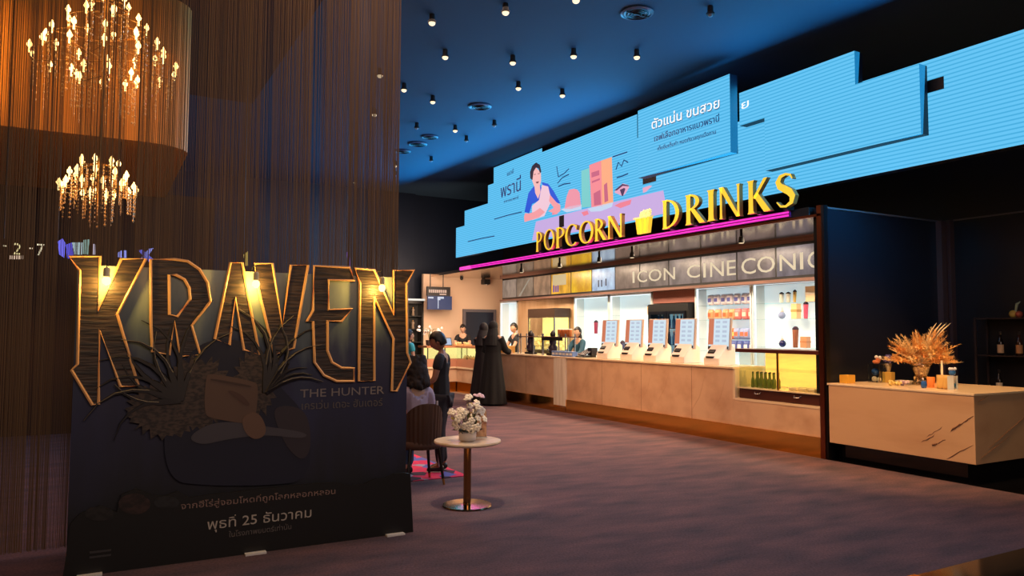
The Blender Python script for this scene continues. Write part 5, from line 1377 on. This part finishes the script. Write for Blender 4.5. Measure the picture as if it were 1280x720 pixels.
DK = mat('uniform_dark', (30, 36, 40), .8); DT = mat('uniform_trousers', (26, 26, 30), .8)
REACH = dict(elL=(-.22, .12, 1.18), wrL=(-.16, .34, 1.1), elR=(.22, .12, 1.18), wrR=(.16, .34, 1.1))
worker('counter worker in dark uniform facing the woman in black across the counter', (9.0, 16.15, 0), math.radians(85), .99, DK, DT, REACH, hr=(-.1, 0, .2))
worker('man in black uniform bending over the pastry counter before the navy door', (8.72, 18.55, 0), math.radians(140), .98, mat('uniform_black', (22, 22, 26), .8), DT, REACH, hr=(-.35, 0, 0))
worker('counter worker in teal top partly hidden by the steel rack', (9.1, 13.5, 0), math.radians(100), .93, mat('top_teal', (26, 74, 96), .7), DT, REACH, long=.2, sleeve=1.5)
worker('woman in turquoise top and dark trousers walking beyond the poster', (5.42, 14.1, 0), math.radians(-80), .885, mat('top_turquoise', (60, 176, 186), .7), mat('skirt_dark', (32, 28, 34), .8), dict(wrR=(.2, .2, 1.0), elR=(.2, .02, 1.14)), long=.12)

# tablet and flowers on the pastry counter
tb_ = thing('counter_tablet', 'small tablet with lit pale blue screen on the far pastry counter', 'tablet', (7.88, 17.75, 1.17))
MB().prism([(0, 0), (.03, 0), (.1, .2), (.07, .2)], lambda x, y, d: Vector((7.75+d, 17.7+x, 1.17+y)), 0, .26).build('tablet_body', BLACK, tb_)
MB().prism([(-.004, .02), (0, .02), (.061, .185), (.057, .185)], lambda x, y, d: Vector((7.75+d, 17.7+x, 1.17+y)), .02, .24).build('tablet_screen', glow('tablet_blue', (170, 200, 236), .8), tb_)
op = thing('white_orchid', 'white flowering orchid in dark pot at the end of the pastry counter', 'plant', (7.4, 17.75, 1.17))
MB().lathe([(.06, 0), (.09, .02), (.1, .14), (.085, .14)], (7.4, 17.75, 1.17), 16).build('pot', mat('pot_dark', (50, 40, 40), .4), op)
sm = MB(); bl_ = MB(); rr = random.Random(8)
for i in range(5):
    a = rr.uniform(0, 6.28); tip = Vector((7.4+.25*math.cos(a), 17.75+.12*math.sin(a), 1.17+rr.uniform(.3, .46))); sm.tube([(7.4, 17.75, 1.28), (7.4+.1*math.cos(a), 17.75, tip.z-.02), tip], .008, 5)
    for k in range(5): p_ = tip+Vector((rr.uniform(-.1, .1), rr.uniform(-.06, .06), rr.uniform(-.08, .05))); bl_.ball(p_, .035, 6, (1, .5, 1))
sm.build('stem', mat('stem_green', (70, 78, 40), .6), op); bl_.build('blossom', mat('orchid_white', (226, 216, 214), .6), op)
for i, (x_, lab) in enumerate(((8.15, 'small bread basket on the pastry counter beside the tablet'), (8.4, 'small tray of snacks on the pastry counter before the navy door'))):
    q_ = thing('snack_tray', lab, 'tray', (x_, 17.65, 1.17))
    MB().box(x_-.11, x_+.11, 17.55, 17.75, 1.17, 1.2).build('tray', mat('tray_tan', (200, 150, 100), .5), q_, bevel=.006)
    f_ = MB()
    for k in range(8): f_.ball((x_+R(-.08, .08), 17.65+R(-.07, .07), 1.215+R(0, .02)), .03, 7)
    f_.build('bread_roll', mat('bread', (226, 186, 130), .7), q_)

# ------------------------------------------------------------------ things on the side bar
BZ = .93
def at_bar(u, v): p = on_z(u, v, BZ); return p.x, p.y
yx = MB().box(8.0, 8.14, 6.02, 6.14, BZ, BZ+.1).build('yellow_box', mat('small_box_yellow', (222, 170, 60), .5), bevel=.004)
tag(yx, 'small yellow box at the end of the bar against the copper post', 'box')
# glass display jar
jx, jy = 8.55, 6.02
jr = thing('glass_lantern_jar', 'square glass jar with blue and orange contents at the far end of the bar', 'jar', (jx, jy, BZ))
for a_, b_ in ((-1, -1), (-1, 1), (1, -1), (1, 1)): MB().box(jx+.055*a_-.004, jx+.055*a_+.004, jy+.075*b_-.004, jy+.075*b_+.004, BZ, BZ+.22).build('corner_post', STEEL, jr)
MB().box(jx-.056, jx+.056, jy-.076, jy+.076, BZ, BZ+.006).box(jx-.058, jx+.058, jy-.078, jy+.078, BZ+.22, BZ+.23).build('jar_base_and_lid', STEEL, jr)
MB().box(jx-.057, jx-.055, jy-.073, jy+.073, BZ+.006, BZ+.22).box(jx-.05, jx+.05, jy-.077, jy-.075, BZ+.006, BZ+.22).build('glass_pane', GLASS, jr)
MB().ball((jx, jy+.02, BZ+.13), .045, 12).build('blue_ornament', mat('orn_blue', (40, 80, 140), .3), jr, smooth=True)
MB().ball((jx, jy+.03, BZ+.04), .035, 10).ball((jx, jy-.03, BZ+.035), .03, 10).build('cream_ornament', mat('orn_cream', (230, 214, 180), .5), jr, smooth=True)
MB().ball((jx, jy, BZ+.255), .04, 10, (1, 1.2, .7)).ball((jx, jy-.03, BZ+.28), .03, 8).build('orange_bloom', mat('bloom_orange', (206, 120, 70), .6), jr)
MB().ball((jx, jy-.05, BZ+.31), .022, 8).ball((jx, jy+.0, BZ+.315), .022, 8).build('white_bloom', mat('bloom_white', (226, 224, 220), .6), jr)
o = MB().box(8.6, 8.68, 5.86, 5.98, BZ, BZ+.13).build('gold_gift_box', mat('gift_gold', (206, 168, 78), .4), bevel=.004); tag(o, 'square gold box on the bar between glass jar and flute', 'box')
# flute glass with blue flowers
gx, gy = at_bar(1111, 478)
fg_ = thing('flower_flute', 'tall flute glass filled with yellow and topped by dark blue flowers', 'glass', (gx, gy, BZ))
MB().lathe([(.035, 0), (.034, .005), (.006, .012), (.006, .08), (.02, .12), (.04, .2), (.045, .24)], (gx, gy, BZ), 20).build('glass', glass('flute_glass', (240, 240, 250), .3), fg_, smooth=True)
MB().lathe([(.012, .11), (.036, .2), (.04, .235), (.0, .24)], (gx, gy, BZ), 16).build('yellow_fill', mat('fill_yellow', (214, 190, 110), .5), fg_, smooth=True)
m_ = MB(); rr = random.Random(4)
for i in range(16): m_.ball((gx+rr.uniform(-.045, .045), gy+rr.uniform(-.045, .045), BZ+.27+rr.uniform(-.02, .06)), rr.uniform(.018, .03), 7)
m_.build('blue_flower_head', mat('flowers_blue', (60, 56, 120), .6, noise=((30, 30, 30), (190, 180, 210), .5, .65)), fg_)
# dried pampas bouquet in a glass vase
vx, vy = at_bar(1152, 481)
vs = thing('dried_bouquet', 'big orange dried pampas and flower bouquet in a wide glass vase', 'bouquet', (vx, vy, BZ))
MB().lathe([(.10, 0), (.105, .01), (.085, .05), (.075, .12), (.10, .2), (.125, .26), (.12, .26), (.095, .2), (.07, .12), (.08, .05), (.0, .02)], (vx, vy, BZ), 24).build('glass_vase', glass('vase_glass', (235, 225, 205), .3), vs, smooth=True)
m_ = MB(); rr = random.Random(6)
for i in range(60): m_.ball((vx+rr.uniform(-.065, .065), vy+rr.uniform(-.065, .065), BZ+rr.uniform(.06, .26)), rr.uniform(.014, .026), 6)
o = m_.build('vase_filler', mat('filler_cream', (216, 184, 120), .7, noise=((30, 30, 30), (150, 110, 60), .45, .6)), vs); o['kind'] = 'stuff'
PAM = [mat('pampas_a', (250, 206, 134), .8), mat('pampas_b', (252, 230, 180), .8), mat('pampas_c', (240, 174, 100), .8)]
view = Vector((math.sin(math.radians(40)), math.cos(math.radians(40)), 0)); sidev = Vector((view.y, -view.x, 0))
for i in range(78):
    a = rr.uniform(-1.45, 1.5); L = rr.uniform(.26, .46)*(1.0 if abs(a) < 1 else .9); dep = rr.uniform(-.12, .12)
    dvec = sidev*math.sin(a)*1.0+Vector((0, 0, 1))*(math.cos(a)*.9+.08)+view*dep*2.0; base = Vector((vx, vy, BZ+.24)); tip = base+dvec*L
    mb = MB(); droop = Vector((0, 0, -.04))*abs(math.sin(a)); mid_ = base+dvec*L*.55
    mb.tube([base, mid_, tip+droop], [.003, .003, .002], 4)
    for k in range(46):
        f = rr.uniform(.42, 1.04); p_ = base.lerp(tip+droop, f); w = .05*(1-abs(f-.68)*1.7)+.008; dd = Vector((rr.uniform(-1, 1), rr.uniform(-1, 1), rr.uniform(-.2, 1))).normalized()
        e_ = p_+dd*w+dvec*.02; n_ = dd.cross(Vector((.3, .5, .8))).normalized()*.0035
        v = [mb.bm.verts.new(x_) for x_ in (p_-n_, p_+n_, e_+n_*.4, e_-n_*.4)]; mb.bm.faces.new(v)
    mb.build('dried_plume', PAM[i % 3], vs)
for i in range(4):
    a = .25+i*.14; base = Vector((vx, vy, BZ+.26)); P_ = []
    for q_ in range(6): f = q_/5; P_.append(base+sidev*(math.sin(a)*.42*f+.08*f*f)+Vector((0, 0, 1))*(.62*f-.14*f*f))
    MB().tube(P_, [.004]*3+[.009, .009, .002], 5).build('pale_grass_blade', mat('grass_pale', (216, 206, 176), .7), vs)
for i in range(46):
    a = rr.uniform(-1.6, 1.7); L = rr.uniform(.06, .30); p_ = Vector((vx, vy, BZ+.29))+sidev*math.sin(a)*L*1.1+Vector((0, 0, 1))*math.cos(a)*L*.8+view*rr.uniform(-.13, .08)
    mb = MB()
    for k in range(16):
        d_ = Vector((rr.uniform(-1, 1), rr.uniform(-1, 1), rr.uniform(-.6, 1))).normalized(); n_ = d_.cross(Vector((.2, .6, .7))).normalized()*.011; q_ = p_+d_*.034
        v = [mb.bm.verts.new(x_) for x_ in (p_, q_+n_, q_+d_*.018, q_-n_)]; mb.bm.faces.new(v)
    mb.ball(p_, .014, 6); mb.build('dried_bloom', PAM[i % 3], vs)
# small things in front of the vase
def bar_lathe(name, label, cat, u, v, prof, m, extra=None):
    x_, y_ = at_bar(u, v); t = thing(name, label, cat, (x_, y_, BZ)); MB().lathe(prof, (x_, y_, BZ), 18).build('body', m, t, smooth=True)
    if extra: extra(t, x_, y_)
    return t
bar_lathe('blue_glass_jar', 'tiny blue glass jar beside the orange candle on the bar', 'jar', 1155, 485, [(.022, 0), (.03, .01), (.032, .05), (.024, .075), (.018, .08)], mat('jar_blue', (40, 90, 170), .15), lambda t, x, y: MB().lathe([(.02, .078), (.02, .088)], (x, y, BZ), 12).build('lid', STEEL, t))
bar_lathe('orange_candle', 'thick orange pillar candle on the bar before the bouquet', 'candle', 1164, 484.5, [(.04, 0), (.042, .005), (.042, .115), (.036, .12)], mat('candle_orange', (232, 132, 56), .5, emit=.1), lambda t, x, y: MB().tube([(x, y, BZ+.118), (x+.002, y, BZ+.135)], .0025, 5).build('wick', BLACK, t))
bar_lathe('taper_candle', 'tall thin white candle standing behind the gold packets', 'candle', 1178, 482, [(.03, 0), (.03, .012), (.013, .02), (.012, .29), (.006, .295)], mat('candle_white', (238, 222, 190), .5), lambda t, x, y: MB().tube([(x, y, BZ+.29), (x, y, BZ+.31)], .002, 5).build('wick', BLACK, t))
for i, (u, v, lab) in enumerate(((1176, 486, 'gold packet on the bar, the one nearer the orange candle'), (1184, 486.5, 'gold packet on the bar, the one beside the blue figurine'))):
    x_, y_ = at_bar(u, v); o = bag_mb(.085, .155, .02).build('gold_packet', mat('packet_gold', (216, 178, 104), .35), None, smooth=True); o.location = (x_, y_, BZ); o.rotation_euler.z = .3; tag(o, lab, 'packet', 'gold packets on the bar')
def fig_extra(t, x, y):
    MB().ball((x, y, BZ+.185), .035, 12).build('blue_head', mat('fig_blue', (50, 110, 180), .3), t, smooth=True)
    MB().ball((x-.02, y-.01, BZ+.225), .018, 8).ball((x+.01, y-.025, BZ+.228), .018, 8).ball((x-.01, y+.02, BZ+.225), .018, 8).build('white_topping', mat('fig_white', (220, 226, 236), .4), t)
    MB().ball((x, y-.002, BZ+.05), .03, 10).build('teal_centre', mat('fig_teal', (30, 110, 150), .3), t)
    for s_ in (-1, 1): MB().box(x+.036*s_-.003, x+.036*s_+.003, y-.035, y+.035, BZ, BZ+.15).build('clear_side', mat('clear_white', (196, 206, 210), .2), t)
bar_lathe('blue_figurine', 'small blue and white figurine in a clear stand on the bar', 'figurine', 1191, 487, [(.034, 0), (.034, .01), (.02, .02), (.024, .1), (.034, .14), (.02, .155)], mat('fig_body', (206, 200, 186), .4), fig_extra)
def cluster(label, u, v, col, col2, n_, nm):
    x_, y_ = at_bar(u, v); t = thing(nm, label, 'flower', (x_, y_, BZ)); m_ = MB(); rr = random.Random(u)
    for i in range(n_): m_.ball((x_+rr.uniform(-.05, .05), y_+rr.uniform(-.05, .05), BZ+.018+rr.uniform(0, .03)), .02, 7)
    m_.build('flower_head', mat(nm+'m', col, .7, noise=((40, 40, 40), col2, .4, .6)), t)
cluster('low yellow flower head lying on the bar before the flute glass', 1119, 482, (214, 180, 80), (240, 224, 150), 14, 'yellow_flower')
cluster('low lilac flower head lying on the bar beside the yellow one', 1130, 482, (190, 160, 190), (236, 220, 226), 12, 'lilac_flower')
x_, y_ = at_bar(1171, 485); o = MB().box(x_-.02, x_+.02, y_-.02, y_+.02, BZ, BZ+.05).build('tea_light_box', mat('box_peach', (236, 180, 120), .5), bevel=.003); tag(o, 'tiny peach box on the bar between candle and packets', 'box')

# ------------------------------------------------------------------ bottle shelf on the dark wall
shf = thing('bottle_shelf', 'dark metal bottle shelf on the black wall behind the bar', 'shelf', (10.45, 5.4, 0))
SX0, SX1, SY0, SY1 = 10.3, 10.58, 4.3, 5.78
FRM = mat('shelf_frame', (58, 44, 42), .4)
for y_ in (SY0, SY1):
    for x_ in (SX0, SX1): MB().box(x_-.012, x_+.012, y_-.012, y_+.012, 0, 1.76).build('upright', FRM, shf)
for z in (.25, .76, 1.26, 1.75): MB().box(SX0-.012, SX1+.012, SY0-.012, SY1+.012, z-.014, z).build('shelf_board', FRM, shf)
def wine(col, labcol):
    t = thing('liquor_bottle', None, None)
    MB().lathe([(.034, 0), (.038, .008), (.038, .17), (.03, .2), (.014, .23), (.013, .285)], (0, 0, 0), 18).build('glass_body', mat('bottle'+str(col), col, .12), t, smooth=True)
    MB().lathe([(.0385, .03), (.0385, .14)], (0, 0, 0), 18).build('paper_label', mat('label'+str(labcol), labcol, .5), t)
    MB().lathe([(.015, .27), (.0155, .31), (.012, .312)], (0, 0, 0), 12).build('cap', mat('cap_dark', (36, 28, 26), .4), t)
    return t
for y_, z, col, lc, lab in ((5.53, 1.26, (22, 14, 12), (226, 190, 150), 'dark bottle with cream label on the middle shelf, standing alone'), (5.3, 1.26, (60, 34, 18), (206, 150, 100), 'amber bottle with tan label on the middle shelf nearest the frame edge'),
                        (5.56, .76, (24, 20, 22), (200, 186, 170), 'dark bottle with pale label on the shelf level with the bar top'), (5.05, 1.26, (24, 30, 22), (190, 180, 150), 'green bottle with grey label further along the middle shelf')):
    wine(col, lc).location = (10.42, y_, z); tag(bpy.data.objects[COL.objects[-1].name].parent or COL.objects[-1], lab, 'bottle', 'bottles on the dark shelf')
dc = thing('shelf_ornament', 'small yellow and green ornament on top of the dark bottle shelf', 'ornament', (10.42, 5.34, 1.75))
MB().ball((10.42, 5.36, 1.80), .05, 12).build('yellow_ball', mat('orn_yellow', (206, 180, 90), .4), dc, smooth=True); MB().ball((10.42, 5.29, 1.795), .045, 10).build('red_ball', mat('orn_red', (170, 80, 60), .4), dc, smooth=True)
MB().tube([(10.42, 5.33, 1.83), (10.42, 5.31, 1.93), (10.42, 5.27, 1.96)], [.012, .02, .006], 6).build('leaf', mat('orn_green', (150, 170, 150), .5), dc)
